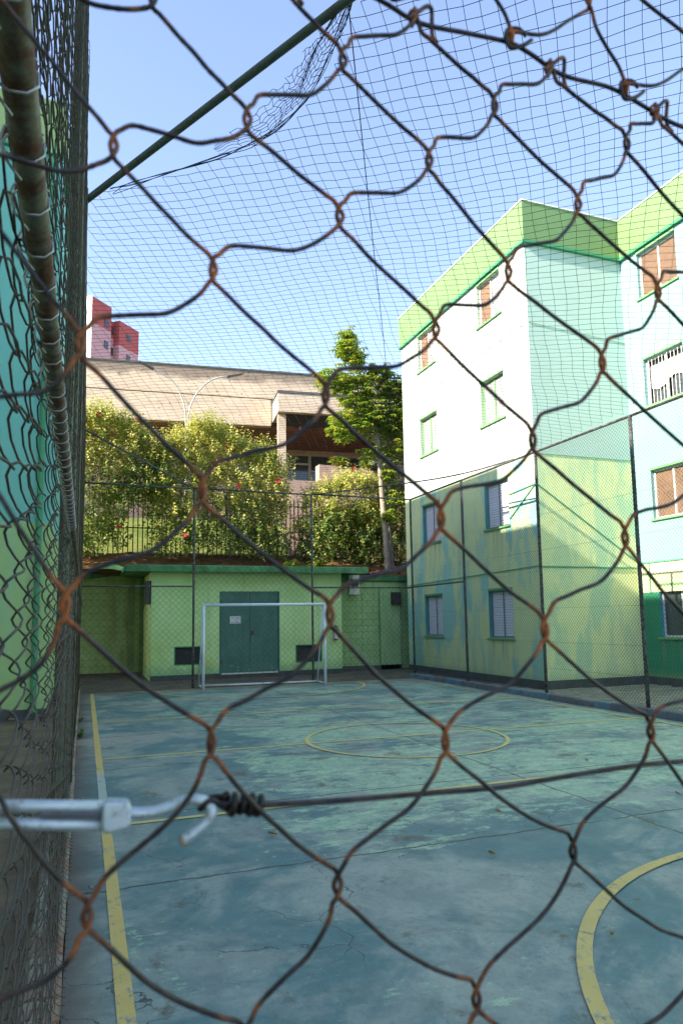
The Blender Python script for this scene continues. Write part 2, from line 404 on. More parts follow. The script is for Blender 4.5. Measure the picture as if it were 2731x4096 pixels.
M_walk = dirt_mat('walkway_concrete', (.15, .11, .075), (.22, .165, .115), (.09, .07, .05))
M_grass = dirt_mat('dry_lawn', (.09, .13, .03), (.17, .19, .05), (.13, .11, .05), 1.2)
def paver_mat():
    g = G('paver_stone'); c = g.mix(g.objrand(), (.19, .19, .15), (.30, .28, .22))
    c = g.mix(g.math('MULTIPLY', g.step(g.noise(6, 6, .7), .45, .65), .6), c, (.14, .16, .10)); g.bump(g.noise(80, 5), .5, .004)
    return g.done(c, .9, 0, .2)
M_paver = paver_mat()
def concrete_mat():
    g = G('board_marked_concrete'); x, y, z = g.xyz()
    c = g.mix(g.step(g.noise(.9, 8, .7, g.map((.6, 1, 3))), .3, .7), (.48, .385, .28), (.60, .49, .37))
    st = g.step(g.noise(1.6, 8, .75, g.map((1.3, 1, .12))), .55, .75)
    c = g.mix(g.math('MULTIPLY', st, .4), c, (.22, .18, .14))
    topd = g.math('MULTIPLY', g.step(g.math('ADD', z, g.math('MULTIPLY', g.noise(1.2, 6), .8)), 12.75, 13.1), .75)
    c = g.mix(topd, c, (.12, .10, .085))
    fr = g.math('ABSOLUTE', g.math('SUBTRACT', g.math('FRACT', g.math('DIVIDE', z, .16)), .5))
    jl = g.step(fr, 0., .06, 1., 0.)
    c = g.mix(g.math('MULTIPLY', jl, .18), c, (.2, .15, .11))
    dots = g.step(g.noise(5, 2, .4, g.map((1, 1, 1), (8, 8, 8))), .70, .73)
    c = g.mix(g.math('MULTIPLY', dots, .6), c, (.1, .08, .06))
    g.bump(g.math('SUBTRACT', g.noise(9, 7, .7), jl), .4, .02)
    return g.done(c, .85, 0, .2)
M_conc = concrete_mat()
M_soffit = paint('timber_soffit', (.24, .10, .055), .3, 1.5, .7, (.12, .05, .03), .5, 3)
M_brickred = paint('red_brick_wall', (.30, .09, .06), .2, 3, .85)
M_winframe = paint('beige_window_frame', (.48, .44, .36), .08)
M_pinkwall = paint('pink_plaster', (.55, .38, .30), .1, 1.5, .85, (.35, .24, .18), .5)
M_towerp = paint('tower_pale', (.52, .30, .31), .06, .2, .85)
M_towerr = paint('tower_red', (.40, .095, .085), .08, .2, .85)
M_towerw = flat('tower_window', (.05, .05, .06), .3)
M_black = paint('black_iron', (.015, .015, .016), .2, 8, .5)
M_lamp = paint('lamp_pole_white', (.42, .41, .38), .08, 4, .5); M_led = flat('lamp_head_dark', (.04, .045, .05), .4)
M_tile = paint('terracotta', (.50, .17, .06), .3, 5, .8, (.2, .1, .05), .6, 6)
def leaf_mat(name, cols, trans=.35):
    g = G(name); r = g.island()
    c = cols[0]
    for k, cc in enumerate(cols[1:]):
        a = (k+.6)/len(cols); c = g.mix(g.step(r, a, a+.25), c, cc)
    big = g.step(g.noise(.8, 4), .35, .65)
    c = g.mix(big, g.mix(.15, c, (.02, .05, .015)), c)
    g.done(c, .45, 0, .35)
    tr = g.n('ShaderNodeBsdfTranslucent'); g.set(tr.inputs[0], g.mix(.4, c, (.25, .32, .02)))
    ms = g.n('ShaderNodeMixShader'); ms.inputs[0].default_value = trans
    g.t.links.new(g.b.outputs[0], ms.inputs[1]); g.t.links.new(tr.outputs[0], ms.inputs[2]); g.t.links.new(ms.outputs[0], g.out.inputs[0])
    return g.m
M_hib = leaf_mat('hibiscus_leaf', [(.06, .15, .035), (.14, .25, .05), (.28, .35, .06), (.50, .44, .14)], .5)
M_hib_sunlit = leaf_mat('hibiscus_leaf_sunlit', [(.22, .32, .04), (.44, .46, .06), (.66, .58, .11), (.76, .64, .22)], .45)  # sunlight put into the leaf colour, for the upper parts of the bushes
M_tree = leaf_mat('tree_leaf', [(.14, .30, .03), (.28, .46, .04), (.44, .54, .06), (.55, .42, .07)], .5)
M_long = leaf_mat('slender_leaf', [(.06, .11, .04), (.14, .18, .07), (.22, .25, .12)], .35)
M_weed = leaf_mat('weed_leaf', [(.04, .10, .02), (.08, .16, .03)], .3)
M_bark = paint('pale_bark', (.30, .25, .19), .25, 5, .9, (.15, .13, .09), .6, 4, .6, 30)
M_flower = flat('red_petal', (.55, .02, .025), .5)
M_dryleaf = paint('dry_leaf', (.30, .20, .10), .3, 30, .8); M_greyleaf = paint('grey_dry_leaf', (.42, .38, .33), .2, 30, .8); M_greenleaf = paint('green_fallen_leaf', (.20, .30, .08), .2, 30, .7)

# ------------------------------------------------------------------ ground, court, kerbs
def struct(name, mb, mat, **k):
    o = mb.build(name, mat, None, **k); o['kind'] = 'structure'; return o
struct('ground', MB().quad((-400, -400, -.03), (400, -400, -.03), (400, 400, -.03), (-400, 400, -.03)), M_dirt)
struct('court', MB().box(-.05, 8.36, -6, 17.02, -.2, 0.), M_court)
LZ = .004
def strip(name, pts, w, mat, closed=False):
    mb = MB(); N = len(pts); L = []; Rr = []
    for i, p in enumerate(pts):
        a = Vector(pts[i-1 if (i or closed) else 0]); b = Vector(pts[(i+1) % N if (i < N-1 or closed) else i])
        t = (b-a).normalized(); n = Vector((-t.y, t.x)); L.append(Vector(p)+n*w/2); Rr.append(Vector(p)-n*w/2)
    mb.v = [(q.x, q.y, LZ) for q in L]+[(q.x, q.y, LZ) for q in Rr]
    mb.f = [(i, N+i, N+(i+1) % N, (i+1) % N) for i in range(N if closed else N-1)]
    o = struct(name, mb, mat); o.location.z = strip.dz; strip.dz += .0006; return o
strip.dz = 0.
def seg(a, b, n=24): return [(a[0]+(b[0]-a[0])*i/n, a[1]+(b[1]-a[1])*i/n) for i in range(n+1)]
strip('sideline_marking', seg((.20, .2), (.20, 16.95)), .074, M_line)
strip('halfway_marking', seg((.24, 8.82), (8.06, 8.72)), .062, M_line_thin)
strip('cross_court_marking', seg((.24, 12.05), (8.06, 11.9)), .062, M_line_thin)
strip('cross_court_marking', seg((.24, 5.95), (8.06, 5.95)), .062, M_line_thin)
strip('goal_line_marking', seg((.24, 16.95), (8.06, 16.8)), .062, M_line_thin)
strip('right_sideline_marking', seg((8.1, .2), (8.06, 16.8)), .062, M_line_thin)
strip('centre_circle_marking', [(4.08+1.33*math.cos(t*math.pi/36), 8.62+1.33*math.sin(t*math.pi/36)) for t in range(72)], .055, M_line_thin, True)
strip('near_goal_area_marking', [(4.1+2.38*math.cos(t*math.pi/48), 1.36+2.38*math.sin(t*math.pi/48)) for t in range(-8, 57)], .074, M_line)
strip('far_goal_area_marking', [(4.1+2.5*math.cos(t*math.pi/48), 16.75+2.45*math.sin(t*math.pi/48)) for t in range(48, 97)], .062, M_line_thin)
# kerbs
kr = bpy.data.objects.new('right_kerb', None); COL.objects.link(kr); kr['kind'] = 'structure'
y = -1.0
while y < 17.3:
    L = rnd.uniform(.35, 1.0); y2 = min(y+L, 17.35)
    if y2-y > .2: MB().cbox(8.36+rnd.uniform(-.006, .006), 8.54, y, y2-.012, -.05, .115+rnd.uniform(-.012, .012), .014).build('kerb_stone', M_kerbR, kr)
    y = y2
kl = bpy.data.objects.new('left_kerb', None); COL.objects.link(kl); kl['kind'] = 'structure'
y = -.4
while y < 17.3:
    L = rnd.uniform(.19, .24)
    MB().cbox(-.205, -.055+rnd.uniform(-.005, .005), y, y+L-.012, -.05, .105+rnd.uniform(-.010, .010), .012).build('kerb_brick', M_kerbL, kl)
    y += L
struct('left_walkway', MB().box(-3.2, -.215, -6, 22.3, -.1, -.012), M_walk)
# paver walkway at the right
pv = bpy.data.objects.new('paved_walkway', None); COL.objects.link(pv); pv['kind'] = 'structure'
MB().box(8.56, 12.6, 6, 20.5, -.12, -.02).build('bedding', M_dirt, pv)
pm = [MB().cbox(0, .385, 0, .185, -.03, rnd.uniform(.004, .012), .006).mesh('paver', M_paver) for _ in range(4)]
cnt = 0
for r in range(0, 34):
    for cix in range(10):
        yy = 8.0+r*.2; xx = 8.58+cix*.4+(.2 if r % 2 else 0)
        if xx+.385 > 12.4 or (xx+.385 > 9.5 and yy > 12.75) or yy > 14.6: continue
        if cnt > 290: break
        link('paver', pm[rnd.randrange(4)], pv, (xx, yy, rnd.uniform(-.004, .004))); cnt += 1
struct('far_apron', MB().box(-.2, 9.6, 17.02, 22.3, -.1, -.004), M_dirt)
# embankment behind the shed
mb = MB(); nx, ny = 60, 30
def bank_z(x, y):
    t = max(0, min(1, (y-20.9)/2.6)); base = 3.0 if x > 7.3 else 3.12
    if x < 7.3 : t = max(0, min(1, (y-22.4)/1.6))
    z = base+.75*t*t*(3-2*t)
    return z+.06*math.sin(x*2.1+y)+.05*math.sin(x*5.3-y*3.1)
for j in range(ny+1):
    for i in range(nx+1):
        x = -14+i*(44/nx); y = 20.9+(j/ny)**2.2*110; mb.v.append((x, y, bank_z(x, y) if y < 60 else 3.8))
for j in range(ny):
    for i in range(nx): a = j*(nx+1)+i; mb.f.append((a, a+1, a+nx+2, a+nx+1))
struct('embankment', mb, M_litter, smooth=True)
struct('lawn', MB().quad((-14, 25.4, 3.9), (7.4, 25.4, 3.9), (7.4, 29.4, 5.9), (-14, 29.4, 5.9)).quad((-14, 29.4, 5.9), (7.4, 29.4, 5.9), (7.4, 60, 5.95), (-14, 60, 5.95)), M_grass)

# ------------------------------------------------------------------ walls with real openings
def wall_holes(mb, mp, a0, a1, z0, z1, holes, depth):
    """mp(a, z, d) -> world point; d is the distance out of the wall"""
    ac = sorted({a0, a1, *[h[0] for h in holes], *[h[1] for h in holes]}); zc = sorted({z0, z1, *[h[2] for h in holes], *[h[3] for h in holes]})
    for i in range(len(ac)-1):
        for j in range(len(zc)-1):
            am, zm = (ac[i]+ac[i+1])/2, (zc[j]+zc[j+1])/2
            if any(h[0] < am < h[1] and h[2] < zm < h[3] for h in holes): continue
            mb.quad(mp(ac[i], zc[j], 0), mp(ac[i+1], zc[j], 0), mp(ac[i+1], zc[j+1], 0), mp(ac[i], zc[j+1], 0))
    for (h0, h1, k0, k1) in holes:
        c = [(h0, k0), (h1, k0), (h1, k1), (h0, k1)]
        for i in range(4):
            p, q = c[i], c[(i+1) % 4]
            mb.quad(mp(*p, 0), mp(*q, 0), mp(*q, -depth), mp(*p, -depth))
def mbox(mb, mp, a0, a1, z0, z1, d0, d1):
    p = [mp(a0, z0, d0), mp(a1, z0, d0), mp(a1, z0, d1), mp(a0, z0, d1), mp(a0, z1, d0), mp(a1, z1, d0), mp(a1, z1, d1), mp(a0, z1, d1)]
    n = len(mb.v); mb.v += [tuple(q) for q in p]
    mb.f += [tuple(n+i for i in q) for q in ((0, 3, 2, 1), (4, 5, 6, 7), (0, 1, 5, 4), (1, 2, 6, 5), (2, 3, 7, 6), (3, 0, 4, 7))]
def window(parent, mp, h, style, dep=.11, reveal=None, trim=M_trim2, flip=False, label=None):
    a0, a1, z0, z1 = h; t = .045
    fm = M_whiteold
    mb = MB(); D = -dep
    for q in ((a0, a1, z0, z0+t), (a0, a1, z1-t, z1), (a0, a0+t, z0+t, z1-t), (a1-t, a1, z0+t, z1-t)): mbox(mb, mp, *q, D-.03, D+.025)
    am = (a0+a1)/2
    fm = M_trim2 if style == ('panel', 'panel') else fm
    w = mb.build('window', M_greyframe if style[0] == 'louvre' else fm, parent, label=label)
    b = MB(); mbox(b, mp, am-.022, am+.022, z0+t, z1-t, D-.015, D+.03); b.build('mullion', M_greyframe if style[0] == 'louvre' else fm, w)
    b = MB(); mbox(b, mp, a0-.05, a1+.05, z0-.045, z0-.002, -dep, .05); b.build('sill', trim, w)
    b = MB(); mbox(b, mp, a0, a1, z1+.002, z1+.05, -.02, .02); b.build('head_trim', trim, w)
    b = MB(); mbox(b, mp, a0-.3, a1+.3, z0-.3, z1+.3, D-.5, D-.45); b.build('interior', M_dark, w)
    if reveal is not None:
        b = MB(); mbox(b, mp, a0+.001, a0+.012, z0, z1, D+.03, -.004); mbox(b, mp, a1-.012, a1-.001, z0, z1, D+.03, -.004); mbox(b, mp, a0, a1, z1-.012, z1-.001, D+.03, -.004)
        b.build('reveal', reveal, w)
    def half(s, kind):
        x0, x1 = (a0+t, am-.022) if s == 0 else (am+.022, a1-t)
        if kind == 'louvre':
            b = MB(); n = 17
            for k in range(n):
                zz = z0+t+(z1-z0-2*t)*k/n; hh = (z1-z0-2*t)/n
                p = [mp(x0, zz+hh*.2, D+.02), mp(x1, zz+hh*.2, D+.02), mp(x1, zz+hh, D-.0), mp(x0, zz+hh, D-.0)]
                b.quad(*p)
                b.quad(mp(x0, zz, D-.02), mp(x1, zz, D-.02), mp(x1, zz+hh*.2, D+.02), mp(x0, zz+hh*.2, D+.02))
            b.build('louvre_slats', M_slat, w, kind='stuff')
        elif kind == 'panel':
            b = MB(); mbox(b, mp, x0, x1, z0+t, z1-t, D-.01, D+.008)
            mbox(b, mp, x0+.05, x1-.05, z0+t+.05, z1-t-.05, D+.009, D+.014); b.build('shutter_panel', M_panel, w)
        elif kind == 'lattice':
            b = MB(); n = 15; W = x1-x0; H = z1-z0-2*t; s0 = W/4.5
            for sg in (1, -1):
                k = -H
                while k < W:
                    pts = []
                    p0 = (max(0, k), max(0, -k)); m = min(W-p0[0], H-p0[1]); p1 = (p0[0]+m, p0[1]+m)
                    if m > .01:
                        A = (x0+(p0[0] if sg > 0 else W-p0[0]), z0+t+p0[1]); B = (x0+(p1[0] if sg > 0 else W-p1[0]), z0+t+p1[1])
                        b.tube([mp(*A, D+.004*sg), mp(*B, D+.004*sg)], .007, 4)
                    k += s0*.42
            b.build('lattice_screen', M_brownscreen, w, kind='stuff')
        elif kind == 'glass':
            b = MB(); mbox(b, mp, x0, x1, z0+t, z1-t, D-.006, D); b.build('pane', M_glass, w)
        elif kind == 'bars':
            for k in range(5):
                xx = x0+(x1-x0)*(k+.5)/5; b = MB(); b.tube([mp(xx, z0+t, D+.06), mp(xx, z1-t, D+.06)], .008, 6); b.build('bar', M_bargrille, w)
            b = MB(); mbox(b, mp, x0, x1, z0+t, z1-t, D-.09, D-.08); b.build('pane', M_glass, w)
    for s in (0, 1): half(s, style[s])
    if style[0] == 'bars':
        b = MB(); P = []
        for k in range(13):
            aa = a0+.12+(a1-a0-.2)*k/12; P.append(aa)
        rr = random.Random(3); zt = z1-.18
        for k in range(12):
            d0 = D-.03+.02*math.sin(k*1.7); d1 = D-.03+.02*math.sin((k+1)*1.7); zb0 = z0+.48+.10*math.sin(k*.5); zb1 = z0+.48+.10*math.sin((k+1)*.5)
            b.quad(mp(P[k], zb0, d0), mp(P[k+1], zb1, d1), mp(P[k+1], zt, d1), mp(P[k], zt, d0))
        b.build('curtain', M_white, w)
    return w
# ------------------------------------------------------------------ right apartment block
XW, YS, XG, YN = 9.6, 13.05, 12.45, 19.9; ZB, ZT = 10.48, 11.5
rb = thing('apartment_building', 'white and green four storey apartment block behind the right court fence', 'building', (XW, YS, 0))
mw = lambda a, z, d: (XW-d, a, z)
ms = lambda a, z, d: (a, YS-d, z)
mg = lambda a, z, d: (XG-d, a, z)
ZR = [(1.08, 2.26), (3.82, 4.98), (6.53, 7.69), (9.22, 10.36)]
holes = [(y0, y1, z0, z1) for (y0, y1) in ((17.62, 18.72), (14.14, 15.22)) for z0, z1 in ZR]
mb = MB(); wall_holes(mb, mw, YS, YN, 0., ZB, holes, .16); mb.build('wall', M_west, rb, label='bright white wall with faded teal and yellow lower paint')
mb = MB(); wall_holes(mb, ms, XW, XG, 0., ZB, [], .1); mb.build('wall', M_south, rb, label='pale green end wall with yellow lower paint')
gh = [(11.33, 12.5, z0, z1) for z0, z1 in ZR]+[(7.2, 8.4, z0, z1) for z0, z1 in ZR]
mb = MB(); wall_holes(mb, mg, -6., YS, 0., ZB, gh, .16); mb.build('wall', M_wing, rb, label='aqua wing wall with dark green foot')
mb = MB(); mb.box(XG-.006, XG+.02, -6, YS-.002, 2.12, 2.80); o = mb.build('paint_band', M_wingband, rb)
mb = MB(); mb.box(XW+.75, 24, YS+.75, YN-.02, -.1, ZT-.1); mb.box(XG+.75, 24, -6, YS+.75, -.1, ZT-.1); mb.box(XW+.03, 24, YN-.02, YN, 0, ZT); mb.build('core', M_dark, rb)
ov = .055
mb = MB()
mb.box(XW-ov, XW+.3, YS-ov, YN+.05, ZB, ZT); mb.build('fascia', M_fascia, rb)
mb = MB(); mb.box(XW+.302, XG-ov-.002, YS-ov, YS+.3, ZB, ZT); mb.build('fascia', M_fascia, rb)
mb = MB(); mb.box(XG-ov, XG+.3, -6, YS+.3, ZB, ZT); mb.build('fascia', M_fascia, rb)
mb = MB(); mb.box(XW-ov-.03, XW+.02, YS-ov-.03, YN+.05, ZB-.035, ZB+.03); mb.box(XW+.022, XG-ov-.032, YS-ov-.03, YS+.02, ZB-.035, ZB+.03); mb.box(XG-ov-.03, XG+.02, -6, YS-.002, ZB-.035, ZB+.03); mb.build('fascia_trim', M_trim, rb)
mb = MB(); mb.box(XW-ov-.02, XW+.3, YS-ov-.02, YN+.06, ZT, ZT+.03); mb.box(XW+.302, XG-ov-.022, YS-ov-.02, YS+.3, ZT, ZT+.03); mb.box(XG-ov-.02, XG+.3, -6, YS+.3, ZT, ZT+.03); mb.build('roof_edge', M_capw, rb)
mb = MB(); mb.box(XW+.3, 24, YS+.3, YN, ZT-.05, ZT-.02); mb.box(XG+.3, 24, -6, YS+.298, ZT-.05, ZT-.02); mb.build('roof', M_plinth, rb)
mb = MB(); mb.box(XW-.012, XW+.02, YS-.012, YN, -.02, .17); mb.box(XW+.022, XG-.014, YS-.012, YS+.02, -.02, .17); mb.box(XG-.012, XG+.02, -6, YS-.014, -.02, .17); mb.build('plinth', M_plinth, rb)
for r, (z0, z1) in enumerate(ZR):
    for (y0, y1) in ((17.62, 18.72), (14.14, 15.22)):
        st = (('louvre', 'louvre'), ('louvre', 'louvre'), ('panel', 'panel'), ('panel', 'lattice'))[r]
        window(rb, mw, (y0, y1, z0, z1), st, .12, M_tealreveal if r < 2 else M_palereveal, M_trim2)
    st = (('glass', 'panel'), ('lattice', 'lattice'), ('bars', 'bars'), ('lattice', 'lattice'))[r]
    for q in ((11.33, 12.5), (7.2, 8.4)):
        window(rb, mg, (*q, z0, z1), (st[0], st[1]) if r else ('panel', 'glass'), .12, M_tealreveal if r == 0 else None, M_trim2)
def conduit(parent, pts, r=.016, mat=M_trim): MB().tube(pts, r, 5).build('conduit', mat, parent)
M_cgreen = paint('conduit_green', (.12, .38, .24), .1)
conduit(rb, [ms(9.62, 4.62, .02), ms(12.38, 2.86, .02)], .018, M_cgreen)
conduit(rb, [ms(9.62, 2.72, .02), ms(12.43, 2.72, .02)], .02, M_cgreen)
conduit(rb, [mw(YN-.1, 2.62, .02), mw(YS+.02, 2.74, .02)], .012, M_cgreen)
conduit(rb, [mw(14.1, 4.55, .02), mw(YS+.02, 4.62, .02)], .016, M_cgreen)
conduit(rb, [mw(14.1, 3.95, .02), mw(YS+.02, 4.60, .02)], .014, M_cgreen)
conduit(rb, [mg(YS-.05, 2.82, .02), mg(6, 2.82, .02)], .02, M_cgreen)
conduit(rb, [mg(12.72, 2.81, .02), mg(12.72, 2.1, .02)], .014, M_cgreen)
conduit(rb, [mw(YN, 8.42, .012), mw(YS+.02, 8.48, .012)], .006, M_trim2)
conduit(rb, [ms(9.62, 8.48, .012), ms(12.43, 8.32, .012)], .006, M_trim2)
conduit(rb, [ms(9.62, 5.34, .01), ms(12.43, 5.34, .01)], .008, M_cgreen)

# ------------------------------------------------------------------ left apartment block
XL, YL, XLG = -.58, 13.0, -3.33
lb = thing('apartment_building', 'teal and green apartment block seen through the left chain link fence', 'building', (XL, YL, 0))
mb = MB(); mb.box(-9, XL, YL, 20.3, 0, (ZB-.2)); mb.build('wall', M_leftwall, lb)
mb = MB(); mb.box(-12, XLG, -16, YL-.002, 0, (ZB-.2)); mb.build('wing_wall', M_leftwing_bounce, lb)
mb = MB(); mb.box(-9, XL+ov, YL-ov, 20.35, (ZB-.2), ZT-.2); mb.build('fascia', M_fascia, lb)
mb = MB(); mb.box(-12, XLG+ov, -16, YL-ov-.002, (ZB-.2), ZT-.2); mb.build('fascia', M_fascia, lb)
mb = MB(); mb.box(XLG+ov+.04, XL+ov+.03, YL-ov-.03, 20.35, (ZB-.2)-.04, (ZB-.2)+.03); mb.build('fascia_trim', M_trim, lb)
mb = MB(); mb.box(XLG+ov+.04, XL+.012, YL-.012, 20.3, -.02, .17); mb.build('plinth', M_plinth, lb)
MB().tube([(XL-.2, YL-.05, .1), (XL-.2, YL-.05, (ZB-.2))], .05, 8).build('downpipe', M_trim, lb)
mlw = lambda a, z, d: (XLG+d, a, z)
for z0, z1 in ZR:
    for q in ((8.5, 9.7), (4.5, 5.7)):
        b = MB(); mbox(b, mlw, *q, z0, z1, -.02, .03); w = b.build('window', M_whiteold, lb)
        b = MB(); mbox(b, mlw, q[0]+.05, (q[0]+q[1])/2-.02, z0+.05, z1-.05, .031, .035); b.build('pane', M_glass, w)
        b = MB(); mbox(b, mlw, (q[0]+q[1])/2+.02, q[1]-.05, z0+.05, z1-.05, .031, .035); b.build('pane', M_glass, w)

# ------------------------------------------------------------------ utility shed
SX0, SX1, SY = 1.72, 7.30, 19.75
sh = thing('utility_shed', 'low green utility shed with flat slab roof behind the goal', 'shed', (4.5, SY, 0))
mb = MB(); msd = lambda a, z, d: (a, SY-d, z)
SH = [(3.63, 5.33, .14, 2.43), (2.35, 3.12, .40, .92), (5.84, 6.66, .36, .88)]
wall_holes(mb, msd, SX0, SX1, .14, 3.0, SH, .1)
mb.quad((SX0, 22.3, .0), (SX0, SY, .0), (SX0, SY, 3.0), (SX0, 22.3, 3.0)); mb.quad((SX1, SY, 0.), (SX1, 22.3, 0.), (SX1, 22.3, 3.0), (SX1, SY, 3.0))
mb.build('wall', M_shed, sh)
mb = MB(); mb.box(SX0-.006, SX1+.006, SY-.008, SY+.02, -.05, .14); mb.build('foot_band', M_plinth, sh)
mb = MB(); mb.box(SX0+.1, SX1-.1, SY+.35, SY+.4, 0, 2.9); mb.build('interior', M_dark, sh)
mb = MB(); mb.cbox(.98, 7.98, 19.2, 22.4, 3.02, 3.15, .02); mb.build('roof', M_roofcap, sh)
mb = MB(); mb.box(.99, 7.97, 19.205, 19.24, 2.97, 3.02); mb.build('drip_edge', M_roofcap, sh)
dr = MB().box(3.60, 5.36, SY-.012, SY+.05, 2.40, 2.45).box(3.60, 3.64, SY-.012, SY+.05, .12, 2.40).box(5.32, 5.36, SY-.012, SY+.05, .12, 2.40).build('door_frame', M_door, sh)
for x0, x1 in ((3.65, 4.476), (4.486, 5.31)):
    l = MB().box(x0, x1, SY+.01, SY+.045, .145, 2.395).build('door_leaf', M_door, sh)
    MB().box(x0+.0, x1-.0, SY+.004, SY+.009, 2.0, 2.02).build('rail', M_door, l)
MB().tube([(4.54, SY-.0, 1.17), (4.54, SY-.045, 1.17), (4.54, SY-.045, 1.02), (4.54, SY-.0, 1.02)], .012, 6).build('handle', M_grey, sh)
for hx in (3.655, 5.305):
    for hz in (.45, 1.3, 2.15): MB().tube([(hx, SY-.012, hz-.05), (hx, SY-.012, hz+.05)], .012, 6).build('hinge', M_steel, sh)
MB().box(4.50, 4.59, SY-.003, SY+.008, 1.18, 1.32).build('lock_plate', M_steel, sh)
MB().box(3.66, 5.30, SY-.03, SY+.009, .10, .139).build('threshold', M_whiteold, sh)
for (x0, x1, z0, z1) in SH[1:]:
    v = MB().box(x0, x1, SY-.01, SY+.03, z1-.03, z1).box(x0, x1, SY-.01, SY+.03, z0, z0+.03).box(x0, x0+.03, SY-.01, SY+.03, z0+.03, z1-.03).box(x1-.03, x1, SY-.01, SY+.03, z0+.03, z1-.03).build('vent', M_trim, sh)
    for k in range(7):
        zz = z0+.05+k*(z1-z0-.1)/7
        MB().quad((x0+.03, SY+.02, zz), (x1-.03, SY+.02, zz), (x1-.03, SY+.06, zz+.055), (x0+.03, SY+.06, zz+.055)).build('vent_slat', M_steel, v)
mbx = MB().cbox(SX0-.14, SX0-.002, SY+.12, SY+.55, 2.1, 2.75, .01).build('meter_box', M_steel, sh)
MB().box(SX0-.146, SX0-.141, SY+.2, SY+.47, 2.35, 2.65).build('meter_window', M_glass, mbx)
sg = thing('warning_sign', 'small white sign with dark lettering on the green shed door', 'sign', (4.055, SY+.004, 1.63))
MB().box(3.90, 4.21, SY+.0, SY+.006, 1.53, 1.74).build('plate', M_signw, sg)
xs = 3.935
for (zz, hh, words_, m) in ((1.695, .02, ((3.94, 4.02), (4.05, 4.17)), M_signr), (1.655, .014, ((4.03, 4.08), (4.10, 4.16)), M_signk), (1.625, .022, ((4.06, 4.09),), M_signr), (1.60, .012, ((3.98, 4.03), (4.11, 4.16)), M_signk), (1.562, .022, ((3.935, 4.0), (4.04, 4.18)), M_signr)):
    mbt = MB()
    for a, b in words_:
        x = a
        while x < b-.006:
            w = rnd.uniform(.007, .013); mbt.box(x, min(x+w, b), SY-.0035, SY-.0005, zz-hh/2, zz+hh/2*rnd.uniform(.7, 1)); x += w+.004
    mbt.build('lettering', m, sg, kind='stuff')
ex = thing('fire_extinguisher', 'red fire extinguisher with white label on shed wall beside goal', 'extinguisher', (7.07, SY-.1, .98))
prof = [(.0, .98), (.06, .985), (.066, 1.0), (.066, 1.30), (.05, 1.345), (.022, 1.37), (.022, 1.40)]
def lathe(prof, cx, cy, k=16):
    mb = MB()
    for r, z in prof:
        for j in range(k): a = 2*math.pi*j/k; mb.v.append((cx+r*math.cos(a), cy+r*math.sin(a), z))
    for i in range(len(prof)-1):
        for j in range(k): j2 = (j+1) % k; mb.f.append((i*k+j, i*k+j2, (i+1)*k+j2, (i+1)*k+j))
    mb.f.append(tuple((len(prof)-1)*k+j for j in range(k))); return mb
lathe(prof, 7.07, SY-.1).build('cylinder', M_red, ex, True)
mb = MB()
for i in range(9):
    a = math.pi*(1.05+.9*i/8)
    for z in (1.03, 1.25): mb.v.append((7.07+.068*math.cos(a), SY-.1+.068*math.sin(a), z))
mb.f = [(2*i, 2*i+2, 2*i+3, 2*i+1) for i in range(8)]; mb.build('label', M_signw, ex)
MB().box(7.05, 7.09, SY-.16, SY-.07, 1.40, 1.43).build('lever', M_black, ex)
MB().tube(catmull([(7.07, SY-.1, 1.39), (7.13, SY-.12, 1.38), (7.15, SY-.12, 1.3), (7.14, SY-.12, 1.08)], 4), .009, 6).build('hose', M_black, ex, True)
MB().box(7.03, 7.11, SY-.04, SY, 1.2, 1.24).build('bracket', M_steel, ex)

# ------------------------------------------------------------------ block retaining walls
def block_wall(name, label, x0, x1, y, z0, z1, m, top_fn):
    t = thing(name, label, 'wall', ((x0+x1)/2, y, 0))
    MB().box(x0, x1, y+.009, y+.25, z0, z1-.02).build('mortar_core', M_mortar, t)
    me = [MB().cbox(0, .388, 0, .06, 0, .188, .006) for _ in range(1)]
    shared = me[0].mesh('block', m); half = MB().cbox(0, .188, 0, .06, 0, .188, .006).mesh('block', m)
    row = 0; z = z0
    while z+.19 < z1:
        x = x0 + .004
        if row % 2: link('block', half, t, (x-t.location.x, y-t.location.y+rnd.uniform(-.004, .004), z)); x += .2
        while x+.388 <= x1+.001:
            link('block', shared, t, (x-t.location.x, y-t.location.y+rnd.uniform(-.004, .004), z)); x += .4
        if x+.188 <= x1+.001: link('block', half, t, (x-t.location.x, y-t.location.y, z))
        z += .2; row += 1
    return t
wl = block_wall('retaining_wall', 'stained olive block retaining wall left of the shed', -1.0, 1.72, 22.3, .1, 3.15, M_blockL, None)
mb = MB(); N = 14
top = [( -1.0+2.72*i/N, 3.33+.09*math.sin(i*.9)) for i in range(N+1)]; bot = [(-1.0+2.72*i/N, 2.98+.05*math.sin(i*.7+1)) for i in range(N+1)]
mb.prism([(x, 22.27, z) for x, z in bot]+[(x, 22.27, z) for x, z in reversed(top)], (0, .3, 0)); mb.build('coping', M_roofcap, wl)
MB().box(1.25, 1.45, 22.2, 22.3, .1, 3.0).build('drain_pilaster', M_mortar, wl)
wr = block_wall('retaining_wall', 'green block retaining wall with tile edge right of the shed', 7.3, 10.3, 20.6, .0, 2.85, M_blockR, None)
MB().box(8.9, 9.6, 20.5, 20.58, .0, 2.6).build('pilaster', M_blockR, wr)
MB().box(7.3, 10.3, 20.5, 20.9, 2.83, 3.0).build('coping', M_roofcap, wr)
MB().box(7.3, 9.6, 20.5, 20.59, -.02, .14).build('foot_band', M_plinth, wr)
MB().box(9.28, 9.58, 20.35, 20.5, 2.05, 2.45).build('junction_box', M_steel, wr)
tr = thing('tile_edge', 'row of orange terracotta roof tiles along the wall top', 'roof tiles', (8.45, 20.7, 3.0))
mb = MB(); n = 7
